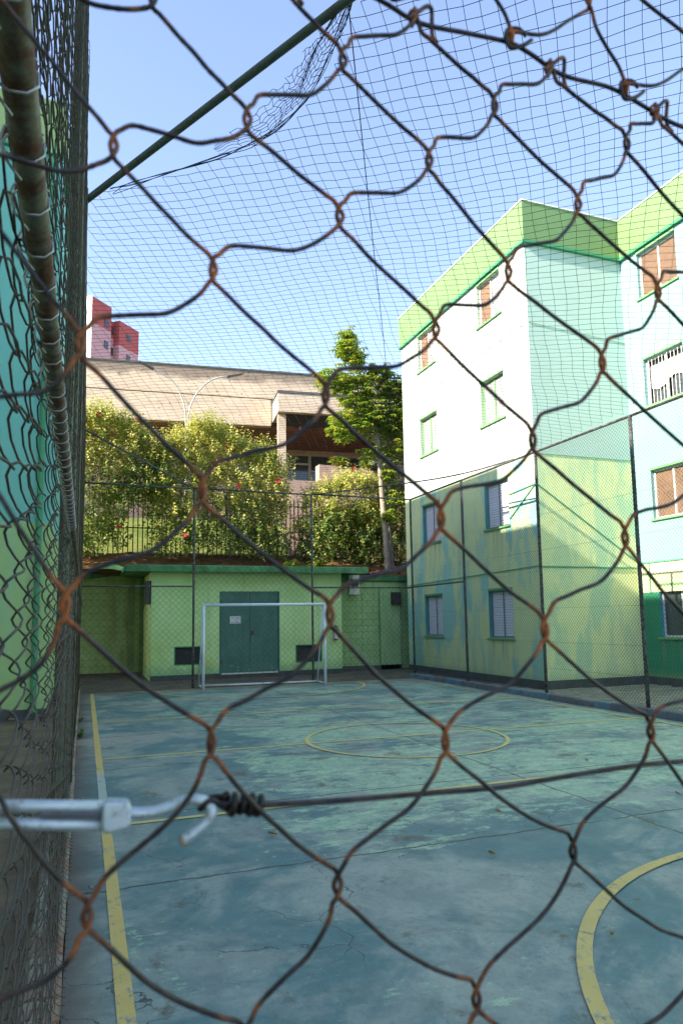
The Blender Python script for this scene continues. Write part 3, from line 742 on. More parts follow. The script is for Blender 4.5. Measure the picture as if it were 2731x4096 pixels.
for j in range(2):
    for i in range(n+1):
        a = math.pi*i/n; mb.v.append((.085*math.cos(a), -.22+.5*j, .06*math.sin(a)+.05*j))
for i in range(n): mb.f.append((i, i+1, n+2+i, n+1+i))
tm = mb.mesh('tile', M_tile)
for r in range(2):
    for k in range(13):
        link('tile', tm, tr, (7.4+k*.175-8.45+rnd.uniform(-.02, .02), -.12+r*.3+rnd.uniform(-.03, .03), .03+r*.07+rnd.uniform(0, .02)), (rnd.uniform(-.08, .08), rnd.uniform(-.1, .1), rnd.uniform(-.1, .1)))
wlm = thing('wall_lantern', 'white wall lantern with dark basket beside the shed roof', 'lantern', (8.0, 20.42, 2.6))
MB().box(7.83, 8.17, 20.44, 20.5, 2.38, 3.0).build('back_plate', M_whiteold, wlm)
MB().prism([(7.93, 20.3, 2.62), (8.07, 20.3, 2.62), (8.12, 20.3, 2.84), (7.88, 20.3, 2.84)], (0, .14, 0)).build('basket', M_steel, wlm)
MB().box(7.87, 8.13, 20.28, 20.44, 2.845, 2.88).build('rim', M_whiteold, wlm)

# ------------------------------------------------------------------ goal
gl = thing('football_goal', 'small white metal football goal in front of the green shed', 'goal', (4.16, 16.65, 0))
GA, GB = (2.68, 16.78), (5.66, 16.55)
for (x, y) in (GA, GB):
    MB().tube([(x, y, 0), (x, y, 1.99)], .038, 10).build('post', M_goal, gl, True)
    MB().tube([(x, y+.12, 1.96), (x-.005, y+.62, .03)], .02, 8).build('back_stay', M_goal, gl, True)
    MB().tube([(x, y, .03), (x, y+.62, .03)], .022, 8).build('base_bar', M_goal, gl, True)
    MB().tube([(x, y, 1.975), (x, y+.14, 1.96)], .02, 8).build('top_stay', M_goal, gl, True)
MB().tube([(GA[0]-.03, GA[1], 1.99), (GB[0]+.03, GB[1], 1.99)], .036, 10).build('crossbar', M_goal, gl, True)
MB().tube([(GA[0], GA[1]+.62, .03), (GB[0], GB[1]+.62, .03)], .022, 8).build('ground_bar', M_goal, gl, True)

# ------------------------------------------------------------------ chain link helper
def fabric(p0, ux, W, z0, z1, cell, r, amp, k=3, ppc=4, wob=0.):
    """joined zigzag strands; p0 start point, ux unit direction along the fence, depth axis = ux x z"""
    mb = MB(); U = Vector(ux); D = U.cross(Vector((0, 0, 1))); P0 = Vector(p0); h = cell/2
    nst = int(W/h)
    for s in range(nst):
        path = []; N = int((z1-z0)/h)*ppc//2*1
        n = int((z1-z0)/cell*ppc)
        for i in range(n+1):
            ph = i/ppc; z = z0+ph*cell
            if z > z1: break
            tri = 1-abs(((ph+ .5*(s % 2)) % 1)*2-1)   # 0..1
            a = (s+tri*1.06-.03)*h
            dd = amp*math.cos(2*math.pi*(ph+.5*(s % 2))+math.pi/2)
            a += wob*math.sin(z*1.7+s*.05)
            path.append(P0+U*a+D*dd+Vector((0, 0, z-P0.z)))
        if len(path) > 2: mb.tube(path, r, k, False)
    return mb
def post(parent, x, y, z0, z1, r, mat=M_post, lean=(0, 0), name='post'):
    N = 6; return MB().tube([(x+lean[0]*i/N, y+lean[1]*i/N, z0+(z1-z0)*i/N) for i in range(N+1)], r, 8).build(name, mat, parent, True)
# right fence
FR = 8.45; FZ = 4.9
fr = thing('chain_link_fence', 'tall chain link fence on pipe posts in front of the white building', 'fence', (FR, 12, .1))
for yy in (5.9, 8.85, 11.45, 14.4, 17.2): post(fr, FR, yy, .05, FZ, .032)
for a, b in ((5.2, 8.85), (8.85, 11.45), (11.45, 14.4), (14.4, 17.2)):
    MB().tube([(FR, a, FZ), (FR, b, FZ)], .026, 8).build('top_rail', M_post, fr, True)
MB().tube([(FR, 14.4, 2.45), (FR, 17.2, 2.45)], .02, 6).build('mid_rail', M_post, fr, True)
for zz in (.6, 1.1, 1.75, 2.9, 3.6):
    MB().tube([(FR-.02, 5.2, zz), (FR-.02, 17.2, zz)], .0022, 4).build('line_wire', M_mesh, fr)
fabric((FR-.03, 5.2, .14), (0, 1, 0), 12.0, .14, FZ, .068, .0027, .004).build('wire_mesh', M_mesh, fr, kind='stuff')
# far fence
FY = 17.22
ff = thing('chain_link_fence', 'chain link fence across the far end behind the goal', 'fence', (4.2, FY, 0))
for xx in (2.5, 5.56): post(ff, xx, FY, 0, FZ, .030)
for a, b in ((-.1, 2.5), (2.5, 5.56), (5.56, FR)):
    MB().tube([(a, FY, FZ+.02), (b, FY, FZ-.0)], .022, 8).build('top_rail', M_post, ff, True)
MB().tube([(-.1, FY, 2.46), (2.5, FY, 2.46)], .02, 6).build('mid_rail', M_post, ff, True)
MB().tube([(5.56, FY, 2.44), (FR, FY, 2.44)], .02, 6).build('mid_rail', M_post, ff, True)
MB().tube([(-.1, FY, 6.2), (2.5, FY, FZ)], .022, 8).build('brace', M_post, ff, True)
fabric((-.1, FY+.02, .1), (1, 0, 0), 2.6, .1, 2.46, .15, .0030, .004).build('wire_mesh', M_mesh, ff, kind='stuff')
fabric((2.5, FY+.02, .1), (1, 0, 0), 3.06, .1, FZ, .15, .0028, .004).build('wire_mesh', M_mesh, ff, kind='stuff')
fabric((5.56, FY+.02, .1), (1, 0, 0), 2.86, .1, 2.44, .15, .0030, .004).build('wire_mesh', M_mesh, ff, kind='stuff')
cab = thing('overhead_cable', 'dark cable rising from the far fence post to the right fence', 'cable', (5.56, FY, FZ))
MB().tube(catmull([(5.56, FY, FZ), (6.6, FY-.3, FZ+.13), (8.3, FY-1.2, FZ+.30), (8.45, 14.0, 5.02), (FR, 12.2, FZ+.02)], 6), .018, 6).build('cable', M_post, cab, True)

# ------------------------------------------------------------------ left fence (seen edge on)
XF = -.085
lf = thing('chain_link_fence', 'tall rusty chain link fence running along the left kerb', 'fence', (XF, 5, .1))
for yy, r in ((3.72, .026), (5.0, .028), (7.22, .034), (10.2, .03), (13.6, .03), (17.2, .034)): post(lf, XF-.02, yy, .08, 6.1, r, M_postg)
post(lf, XF-.0, .3, .05, 2.9, .03, M_postg)
MB().tube(catmull([(XF+.027, .25, 2.01), (XF+.027, 1.2, 2.01), (XF+.025, 2.6, 2.015), (XF+.027, 3.72, 2.01), (XF+.027, 7.2, 2.01), (XF+.027, 17.2, 2.01)], 24), .0135, 12).build('mid_rail', M_rail, lf, True)
MB().tube([(XF-.02, 2.0, 6.1), (XF-.02, 17.2, 6.1)], .024, 8).build('top_rail', M_rail, lf, True)
def lstrand(seed, cell, z0, z1, r, amp, k, ppc, big=True):
    rr = random.Random(seed); path = []; h = cell/2; n = int((z1-z0)/cell*ppc)
    ph0 = rr.uniform(0, 7); ph1 = rr.uniform(0, 7); tear = rr.uniform(.0, 1.)
    for i in range(n+1):
        ph = i/ppc; z = z0+ph*cell
        w = 2*math.pi*(ph+.5*(seed % 2))
        sq = math.sin(w); sq = math.copysign(abs(sq)**.75, sq)
        yy = (.077 if big else .105)*sq + .006*math.sin(z*2.3+ph0)
        xx = amp*math.cos(w) + .006*math.sin(z*1.3+ph1)+.004*math.sin(z*4.1+ph0)
        path.append((xx, yy, z+.006*math.sin(z*6+ph1)))
    return MB().tube(path, r, k, False).mesh('wire', M_meshl, smooth=True)
variants = [lstrand(s, .062, .13, 6.05, .0016, .008, 5, 8) for s in range(8)]
variants2 = [lstrand(s, .072, .13, 6.05, .0017, .008, 5, 8, False) for s in range(8)]
ys = []; yy = .42
while yy < 6.0: ys.append(yy); yy += (.145 if yy < 1.9 else .2)
for s, yy in enumerate(ys):
    link('wire', (variants if yy < 1.9 else variants2)[(s % 2)+2*rnd.randrange(4)], lf, (rnd.uniform(-.003, .003), yy-5+rnd.uniform(-.004, .004), -.1))
fabric((XF, 6.0, .13), (0, 1, 0), 11.2, .13, 6.05, .24, .0020, .008, 3, 8, .004).build('wire_mesh', M_meshl, lf, kind='stuff')
for k in range(34):      # bright tie wires lashing the mesh to the rail
    yy = .36+k*.085; zz = 2.01; pts = []
    for i in range(15):
        a = i/14*math.pi*3.1; pts.append((XF+.024+.0185*math.cos(a+.4), yy+.020*i/14, zz+.0165*math.sin(a+.4)))
    pts.append((pts[-1][0]+.012, pts[-1][1]+.008, pts[-1][2]-.012))
    MB().tube(pts, .0013, 5).build('tie_wire', M_zinc, lf, True)
for k in range(36):      # cut wire ends hooked over the kerb
    yy = 3.0+k*.075; MB().tube(catmull([(XF, yy, .19), (XF+.008, yy+.008, .14), (XF+.028, yy+.004, .118), (XF+.05, yy+rnd.uniform(-.01, .01), .113)], 3), .0016, 4).build('wire_end', M_meshl, lf)

# ------------------------------------------------------------------ pipe and overhead net
pp = tag(MB().tube([(-.16, 7.4, 6.0), (-.06, 7.22, 6.0), (1.65, 4.17, 6.0), (3.6, .70, 6.0)], .034, 12).build('overhead_pipe', M_pipe, None, True, org=(-.1, 7.3, 6.0)), 'long dark green pipe crossing the sky from the left fence', 'pipe')
nt = thing('sports_net', 'dark cord sports net stretched over the court against the sky', 'net', (4.2, 10, 5))
CX, CY = -7.7, -8.6
edge = [(.15, 7.05), (.33, 6.9), (.62, 6.62), (1.09, 6.21), (1.36, 5.95), (1.55, 5.66), (1.68, 5.25), (1.72, 4.9), (1.70, 4.4), (1.68, 4.0), (2.4, 2.75), (3.4, 1.0)]
ex_, ey_ = [e[1] for e in reversed(edge)], [e[0] for e in reversed(edge)]
def net_in(x, y):
    if x < -.1 or x > FR or y > FY or y < 1.0: return False
    if y < 7.05 and x < interp(y, ex_, ey_): return False
    return True
def net_z(x, y):
    fx = max(0, min(1, x/FR)); fy = max(0, min(1, (y-8.5)/(FY-8.5)))
    z = FZ+1.12*(1-fx**3.2)*(1-fy**2.2)
    if x < .7: z += .0
    z -= .05*math.sin(x*1.3)*math.sin(y*.9)
    return z
mb = MB(); CELL = .125; R0 = 17.
def runs(fn, n):
    cur = []
    for i in range(n):
        p = fn(i)
        if net_in(*p): cur.append(p)
        else:
            if len(cur) > 1: yield cur
            cur = []
    if len(cur) > 1: yield cur
def emit(run, r):
    P = [(x, y, net_z(x, y)+.006*math.sin(x*31+y*17)) for x, y in run]
    mb.tube(P, r, 3, False)
def jit(th, rr):
    th += .0012*math.sin(rr*1.1)+.0006*math.sin(rr*4.7+th*60); rr += .03*math.sin(th*14)+.008*math.sin(th*120+rr*2)
    return (CX+rr*math.sin(th), CY+rr*math.cos(th))
dth = CELL/R0
for k in range(int(1.35/dth)):
    th = .08+k*dth
    for run in runs(lambda i: jit(th, 9.5+i*CELL), 190): emit(run, .0027)
for k in range(190):
    rr = 9.5+k*CELL
    for run in runs(lambda i: jit(.08+i*dth*1.0, rr), int(1.35/dth)): emit(run, .0027)
mb.build('netting', M_net, nt, kind='stuff')
mb = MB()
for k in range(5):
    P = [(x+rnd.uniform(-.02, .02), y+rnd.uniform(-.03, .03), net_z(x, y)+rnd.uniform(-.03, .03)) for x, y in edge[:10]]
    mb.tube(catmull(P, 5), .0032, 4, False)
mb.build('edge_rope', M_net, nt, kind='stuff')
MB().tube(catmull([(1.66, 4.16, 5.97), (3.0, 6.9, 5.95), (4.5, 9.94, 5.9), (6.2, 13.4, 5.5), (8.2, FY-.1, FZ)], 8), .005, 5).build('seam_rope', M_net, nt)
mb = MB()    # loose skirt bunched between the pipe and the net edge
def skirt(s, t):
    a = Vector((.95, 5.41, 5.97)).lerp(Vector((1.66, 4.14, 5.97)), s)
    i = 3+s*6.; k = int(min(i, 8)); f = i-k; e = Vector(edge[k]).lerp(Vector(edge[k+1]), f)
    b = Vector((e.x, e.y, net_z(e.x, e.y)))
    p = a.lerp(b, t); p.z -= .10*math.sin(math.pi*t)*(1-s)
    p += Vector((.03*math.sin(9*s+7*t), .03*math.sin(13*t+5*s), .02*math.sin(21*s)))
    return p
for k in range(26):
    s = (k/25)**.7
    mb.tube([skirt(min(1, max(0, s+.010*math.sin(i*2.4+k))), .0+i/14*1.0) for i in range(15) if i/14 > .55*(1-s)], .0028, 3, False) if s > .0 else None
for k in range(1, 14):
    t = k/14
    pts = [skirt(i/40, min(1, t+.02*math.sin(i*1.9))) for i in range(41) if t > .55*(1-i/40)]
    if len(pts) > 2: mb.tube(pts, .0026, 3, False)
mb.build('loose_netting', M_net, nt, kind='stuff')

# ------------------------------------------------------------------ vegetation
def leaves(mb, c, n, size, r, up=.25, asp=.6, seed=0):
    rr = random.Random(seed)
    for _ in range(n):
        while True:
            d = Vector((rr.uniform(-1, 1), rr.uniform(-1, 1), rr.uniform(-1, 1)))
            if .05 < d.length < 1: break
        d.normalize(); rad = rr.uniform(.45, 1.)**.5
        p = Vector(c)+Vector((d.x*r[0], d.y*r[1], d.z*r[2]))*rad
        nrm = (d*.7+Vector((rr.gauss(0, .55)-.45, rr.gauss(0, .55)-.25, rr.gauss(0, .55)+up))).normalized()
        t = nrm.orthogonal().normalized(); a = rr.uniform(0, 6.28); b = nrm.cross(t); t = t*math.cos(a)+b*math.sin(a); b = nrm.cross(t)
        L = size*rr.uniform(.6, 1.25); W = L*asp*.5
        q = len(mb.v)
        mb.v += [tuple(p-t*L*.5), tuple(p+b*W-nrm*L*.08), tuple(p+t*L*.5-nrm*L*.12), tuple(p-b*W-nrm*L*.08)]
        mb.f += [(q, q+1, q+2), (q, q+2, q+3)]
def leaf(mb, p, t, nrm, L, asp):
    b = nrm.cross(t); W = L*asp*.5; q = len(mb.v)
    mb.v += [tuple(p), tuple(p+t*L*.5+b*W-nrm*L*.06), tuple(p+t*L-nrm*L*.16), tuple(p+t*L*.5-b*W-nrm*L*.06)]
    mb.f += [(q, q+1, q+2), (q, q+2, q+3)]
def bush(name, label, env, blobs, nleaf, nsprig, size, mats, stems, flowers=0, asp=.62, group='hedge bushes on the bank', seed=1):
    x0, x1, topf, botf, y0, y1, pale = env; r = random.Random(seed*77)
    t = thing(name, label, 'bush', ((x0+x1)/2, (y0+y1)/2, botf((x0+x1)/2)), group)
    parts = [MB() for _ in mats]; vol = sum(b[3]**2 for b in blobs)
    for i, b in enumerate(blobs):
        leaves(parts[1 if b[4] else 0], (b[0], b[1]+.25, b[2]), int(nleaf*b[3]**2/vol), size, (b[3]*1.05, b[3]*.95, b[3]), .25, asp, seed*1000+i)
    fl = []
    for k in range(nsprig):
        x = r.uniform(x0, x1); zt, zb = topf(x), botf(x); f = r.random(); z = zb+(zt-zb)*(f**.8)
        edge_ = r.random() < .3
        if edge_: z = zt-r.uniform(0, .35)
        y = r.uniform(y0-.35, y0+.35) if not edge_ else r.uniform(y0, y1)
        d = Vector((r.gauss(-.15, .5), r.gauss(-.35, .4), abs(r.gauss(.75, .4))+.05)).normalized()
        Ls = r.uniform(.3, .75)*(1.15 if edge_ else 1); fr_ = (z-zb)/max(.1, zt-zb)
        mbp = parts[1 if fr_+r.gauss(0, .14) > pale else 0]; p0 = Vector((x, y, z)); n = int(Ls*24)  # second leaf colour towards the top, standing in for sunlit foliage
        for q in range(n):
            u = (q+.5)/n; a = q*2.4+k; side = d.orthogonal().normalized(); b2 = d.cross(side)
            o = side*math.cos(a)+b2*math.sin(a); lt = (o*.8+d*.5+Vector((0, 0, -.15))).normalized()
            nn_ = (d*.6+Vector((-.45, -.2, .45))+Vector((r.gauss(0, .3), r.gauss(0, .3), r.gauss(0, .3))))
            nn_ = (nn_-lt*nn_.dot(lt)).normalized()
            leaf(mbp, p0+d*Ls*u, lt, nn_, size*r.uniform(.6, 1.15)*(1.1-.4*u), asp)
        if r.random() < .02: fl.append(p0+d*Ls*.9+Vector((0, -.05, 0)))
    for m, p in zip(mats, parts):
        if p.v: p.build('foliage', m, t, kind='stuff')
    for (a, b_) in stems: MB().tube(catmull([a, (Vector(a)+Vector(b_))/2+Vector((rnd.uniform(-.1, .1), rnd.uniform(-.1, .1), 0)), b_], 4), [.04-.0025*i for i in range(9)], 6).build('stem', M_bark, t)
    for p in fl[:flowers]:
        m = MB(); n = 5
        for j in range(n):
            w = 2*math.pi*j/n+rnd.random(); u = Vector((math.cos(w), -.35, math.sin(w))); s_ = Vector((-math.sin(w), 0, math.cos(w)))
            R_ = .10; c0 = Vector(p); m.poly([c0, c0+u*R_*.6+s_*R_*.4, c0+u*R_, c0+u*R_*.6-s_*R_*.4])
        m.build('flower', M_flower, t)
    return t
def envelope(x0, x1, topf, botf, n, y0, y1, seed, pale=.5, rr=(.2, .5)):
    r = random.Random(seed); out = []
    for k in range(n):
        x = r.uniform(x0, x1); rad = r.uniform(*rr); zt = topf(x)-rad; zb = botf(x)+rad
        if zt < zb: zt = zb
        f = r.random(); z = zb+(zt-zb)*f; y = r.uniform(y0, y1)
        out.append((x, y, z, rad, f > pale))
    return out
tA = lambda x: interp(x, [-1.5, -.2, .5, 1.2, 2.0, 2.5], [7.6, 8.25, 8.45, 8.1, 7.5, 6.8])
bA = lambda x: interp(x, [-1.5, 1.05, 1.25, 2.6], [3.65, 3.65, 5.2, 5.9])
tB = lambda x: interp(x, [2.0, 2.8, 3.6, 4.2, 5.2, 6.0, 6.7], [7.2, 7.7, 8.3, 8.2, 7.6, 7.5, 6.6])
bB = lambda x: interp(x, [1.85, 2.0, 2.15, 6.8], [5.9, 5.0, 3.75, 3.6])
tC = lambda x: interp(x, [7.0, 7.8, 9.0, 10.5, 11.5], [5.4, 6.2, 6.7, 6.5, 6.2])
bC = lambda x: 3.35
EA = (-1.4, 2.4, tA, bA, 23.1, 24.6, .60); EB = (1.95, 6.6, tB, bB, 23.1, 24.8, .38); EC = (7.4, 11.4, tC, bC, 22.8, 24.6, .66); ED = (10.0, 11.6, lambda x: 8.4, lambda x: 3.6, 22.6, 23.6, .2)
def blobs_of(E, n, seed, rr=(.25, .5)): return [b for b in envelope(E[0], E[1], lambda x: E[2](x)-.2, E[3], n, E[4]+.2, E[5], seed, E[6], rr)]
bush('hibiscus_bush', 'tall dark hibiscus bush nearest the left fence on the bank', EA, blobs_of(EA, 120, 11), 9000, 1700, .125, (M_hib, M_hib_sunlit), [((.2, 24.0, 3.7), (.4, 24, 6.5)), ((-.6, 24.1, 3.7), (-.5, 24, 6.5))], 6, seed=1)
bush('hibiscus_bush', 'broad pale green hibiscus bush in the middle of the bank', EB, blobs_of(EB, 150, 12), 10000, 2100, .125, (M_hib, M_hib_sunlit), [((3.2, 24.0, 3.7), (3.6, 24, 6.5)), ((4.8, 24.1, 3.7), (4.6, 24, 6.5)), ((5.8, 24.1, 3.7), (5.9, 24, 6.3))], 7, seed=2)
bush('hibiscus_bush', 'dark shrub mass beside the tree trunk on the bank', EC, blobs_of(EC, 130, 13), 12000, 1200, .13, (M_hib, M_hib_sunlit), [((8.2, 24.0, 3.5), (8.4, 24, 5.5)), ((9.8, 24.1, 3.5), (9.7, 24, 5.5))], 3, seed=3)
bush('slender_shrub', 'pale long leaved shrub between the tree and white building', ED, blobs_of(ED, 20, 14, (.2, .4)), 900, 260, .26, (M_long, M_long), [((10.6, 23, 3.3), (10.5, 23, 7.6)), ((10.9, 23, 3.3), (11.0, 23, 7.0))], 0, .22, None, 4)
# tree
TY = 22.0
tt = thing('tree', 'slim tall tree with bright green crown beside the white building', 'tree', (9.85, TY, 3.1))
def tp(x, z, y=TY): return (x, y, z)
trunk = [tp(9.88, 3.0), tp(9.84, 4.2), tp(9.74, 5.6), tp(9.66, 6.9), tp(9.6, 7.9), tp(9.35, 9.0), tp(9.1, 9.9), tp(8.8, 10.7), tp(8.62, 11.3)]
P = catmull(trunk, 5); MB().tube(P, [.10*(1-i/(len(P)-1))**.7+.016 for i in range(len(P))], 9).build('trunk', M_bark, tt, True)
P = catmull([tp(10.15, 3.0, 22.15), tp(10.1, 4.4, 22.15), tp(10.0, 6.0, 22.1), tp(10.05, 7.2, 22.1)], 5); MB().tube(P, [.06*(1-i/(len(P)-1)*.6) for i in range(len(P))], 7).build('trunk', M_bark, tt, True)
br = [((9.6, 7.9), (9.0, 8.3), (8.3, 8.6)), ((9.55, 8.2), (10.0, 8.6), (10.5, 8.8)), ((9.35, 9.0), (8.5, 9.7), (7.75, 9.95)), ((9.3, 9.2), (9.8, 9.9), (10.1, 10.4)), ((9.45, 8.6), (9.8, 9.0), (10.4, 9.7)), ((9.1, 9.9), (9.2, 10.4), (9.5, 10.6)), ((8.9, 10.4), (8.6, 10.9), (8.4, 11.3)), ((9.4, 8.8), (8.9, 9.1), (8.4, 9.3))]
for b in br: MB().tube(catmull([tp(x, z, TY+(i*rnd.uniform(-.25, .25))) for i, (x, z) in enumerate(b)], 4), [.045-.004*i for i in range(9)], 6).build('branch', M_bark, tt, True)
crown = [(9.3, 7.5, .28), (10.15, 7.6, .38), (10.0, 6.7, .3), (10.25, 5.9, .32), (9.95, 5.2, .25), (8.5, 11.62, .3), (9.25, 10.1, .4), (10.8, 9.9, .4), (8.95, 9.6, .35), (8.55, 11.35, .42), (8.62, 10.95, .40), (8.35, 11.1, .28), (8.75, 10.75, .3), (7.85, 9.95, .42), (8.25, 10.05, .42), (8.65, 10.0, .35), (8.2, 9.7, .3), (9.9, 10.35, .38), (9.55, 10.5, .32), (10.2, 10.05, .4), (10.45, 9.65, .42), (9.95, 9.8, .35),
         (8.55, 9.2, .4), (9.05, 8.95, .5), (9.5, 9.0, .5), (9.95, 8.95, .5), (10.45, 9.0, .45), (8.4, 8.55, .45), (8.85, 8.45, .5), (9.35, 8.5, .45), (9.9, 8.45, .5), (10.4, 8.4, .5), (8.0, 8.25, .3), (8.35, 8.05, .3), (10.7, 8.75, .4), (9.3, 9.5, .35), (10.7, 9.3, .4)]
mb = MB(); rr = random.Random(5)
for (x, z, r) in crown:
    for _ in range(int(48*r/.42)):
        d = Vector((rr.gauss(0, 1), rr.gauss(0, 1), rr.gauss(0, .8))).normalized()*r*rr.uniform(.3, 1.3)
        c = Vector((x, TY+rr.uniform(-.25, .25), z))+d; ang0 = rr.uniform(0, 6.28)
        for j in range(7):          # palmate leaf: drooping leaflets round a stalk tip
            a = ang0+j*6.28/7; L = rr.uniform(.14, .24); o = Vector((math.cos(a), math.sin(a), -.35+rr.uniform(-.25, .25))).normalized(); s_ = Vector((-math.sin(a), math.cos(a), rr.uniform(-.2, .2)))
            q = len(mb.v); mb.v += [tuple(c), tuple(c+o*L*.55+s_*L*.2), tuple(c+o*L+Vector((0, 0, -.04))), tuple(c+o*L*.55-s_*L*.2)]; mb.f.append((q, q+1, q+2, q+3))
mb.build('crown', M_tree, tt, kind='stuff')
# ground-level ferns and weeds
def tuft(name, label, loc, n, L, mat, group, seed):
    mb = MB(); rr = random.Random(seed)
    for k in range(n):
        a = rr.uniform(0, 6.28); l = L*rr.uniform(.6, 1.1); o = Vector((math.cos(a), math.sin(a), 0)); s_ = Vector((-math.sin(a), math.cos(a), 0)); p = Vector(loc)
        w = l*.13; hgt = rr.uniform(.3, .8)
        pts = [p, p+o*l*.4+Vector((0, 0, l*hgt)), p+o*l+Vector((0, 0, l*hgt*.75))]
        q = len(mb.v); mb.v += [tuple(pts[0]-s_*w*.3), tuple(pts[0]+s_*w*.3), tuple(pts[1]+s_*w), tuple(pts[1]-s_*w), tuple(pts[2])]
        mb.f += [(q, q+1, q+2, q+3), (q+3, q+2, q+4)]
    return tag(mb.build(name, mat, None, org=loc), label, 'plant', group)
tuft('weed', 'larger green weed growing beside the left kerb', (-.02, 10.6, .0), 26, .14, M_weed, None, 1)
tuft('weed', 'small green weed beside the left kerb nearer the goal', (-.02, 12.3, .0), 20, .10, M_weed, None, 2)
for k, x in enumerate((7.5, 7.9, 6.6, 8.6)): tuft('bank_fern', ('grassy tuft on the bank above the shed roof end', 'grassy tuft above the tile edge nearest the shed', 'leftmost grassy tuft on the bank above the shed roof', 'grassy tuft above the tiles nearest the tree')[k], (x, 22.7+.1*k, 3.3), 40, .5, M_tree, 'ferns on the bank', 10+k)

# ------------------------------------------------------------------ palisade fence on the bank
pf = thing('palisade_fence', 'black iron bar fence behind the hedge on the bank', 'fence', (4, 25.3, 3.8))
bm_ = MB().box(-.018, .018, -.018, .018, 0, 2.35); bm_.prism([(-.018, -.018, 2.35), (.018, -.018, 2.35), (0, -.018, 2.46)], (0, .036, 0)); bme = bm_.mesh('bar', M_black)
x = -1.6
while x < 12.2: link('bar', bme, pf, (x-4, rnd.uniform(-.005, .005), 0), (0, rnd.uniform(-.006, .006), 0)); x += .165
for z in (4.0, 4.95, 5.95): MB().box(-1.7, 12.3, 25.32, 25.35, z-.02, z+.02).build('rail', M_black, pf)
# ------------------------------------------------------------------ concrete civic building
cbx = thing('concrete_building', 'long concrete building with deep board marked band and timber soffit', 'building', (8, 32, 3.9))
BY = 30.0
MB().box(-12, 16.5, BY, BY+.35, 11.75, 13.0).build('upper_band', M_conc, cbx)
MB().box(-12, 8.0, BY-.03, BY+.34, 10.45, 11.69).build('lower_band', M_conc, cbx)
MB().box(-12, 16.5, BY+.06, BY+.33, 11.69, 11.75).build('band_joint', M_steel, cbx)
MB().box(-12, 16.4, BY-.04, BY+.45, 13.0, 13.07).build('parapet_cap', M_plinth, cbx)
MB().box(-12, 16.5, BY+.36, 44, 12.7, 12.9).build('roof', M_plinth, cbx)
MB().box(-12, 16.5, BY+.345, 34.2, 10.40, 10.60).build('soffit', M_soffit, cbx)
mfw = lambda a, z, d: (a, 34.0-d, z)
mb = MB(); WH = [(x, x+1.25, 8.7, 10.2) for x in (2.6, 4.2, 6.55, 8.0, 9.4)]+[(10.6+1.45*k, 11.95+1.45*k, 7.7, 10.2) for k in range(3)]
wall_holes(mb, mfw, -12, 16, 3.8, 10.4, WH, .2); mb.build('wall', M_pinkwall, cbx)
for (a, b, c, d) in WH:
    m = MB(); t = .09
    for q in ((a, b, c, c+t), (a, b, d-t, d), (a, a+t, c+t, d-t), (b-t, b, c+t, d-t), (a+t, b-t, c+.62*(d-c), c+.62*(d-c)+t)): mbox(m, mfw, *q, -.15, .03)
    w = m.build('window', M_winframe, cbx); m = MB(); mbox(m, mfw, a+t, b-t, c+t, d-t, -.1, -.08); m.build('pane', M_glass, w)
MB().box(10.3, 15.2, 33.9, 33.97, 7.0, 7.65).build('window_apron', M_conc, cbx)
# portico
PY = 28.2
MB().box(8.05, 16.5, PY, PY+.3, 10.62, 11.45).build('portico_beam', M_conc, cbx)
MB().box(8.05, 8.35, PY+.302, BY-.032, 10.62, 11.45).build('portico_beam', M_conc, cbx)
MB().box(8.02, 16.5, PY-.03, BY-.035, 11.452, 11.56).build('portico_roof', M_plinth, cbx)
MB().box(8.36, 16.5, PY+.302, BY-.04, 11.1, 11.3).build('portico_soffit', M_soffit, cbx)
for xx in (8.1, 15.5): MB().box(xx, xx+.34, PY+.35, PY+.65, 3.8, 10.618).build('column', M_conc, cbx)
cbx.rotation_euler = (0, 0, math.radians(-6.0))
# ramp and planters in front
rp = thing('ramp_wall', 'pinkish concrete ramp wall with grassy planter behind the fence', 'wall', (11, 27.5, 3.8))
MB().box(7.6, 20, 27.4, 27.65, 3.8, 7.45).build('wall', M_pinkwall, rp)
MB().prism([(9.3, 27.66, 7.2), (9.3, 27.66, 8.25), (11.4, 27.66, 8.2), (13.4, 27.66, 7.2)], (0, .5, 0)).build('planter', M_pinkwall, rp)
MB().box(12.5, 24, 31, 31.3, 3.8, 8.3).build('back_wall', M_plinth, rp)
tuft('planter_grass', 'wispy green grass trailing over the ramp planter', (10.2, 27.7, 8.2), 70, .55, M_tree, None, 31)
tuft('planter_grass', 'shorter grass clump at the right of the ramp planter', (11.5, 27.7, 8.15), 40, .45, M_tree, None, 32)
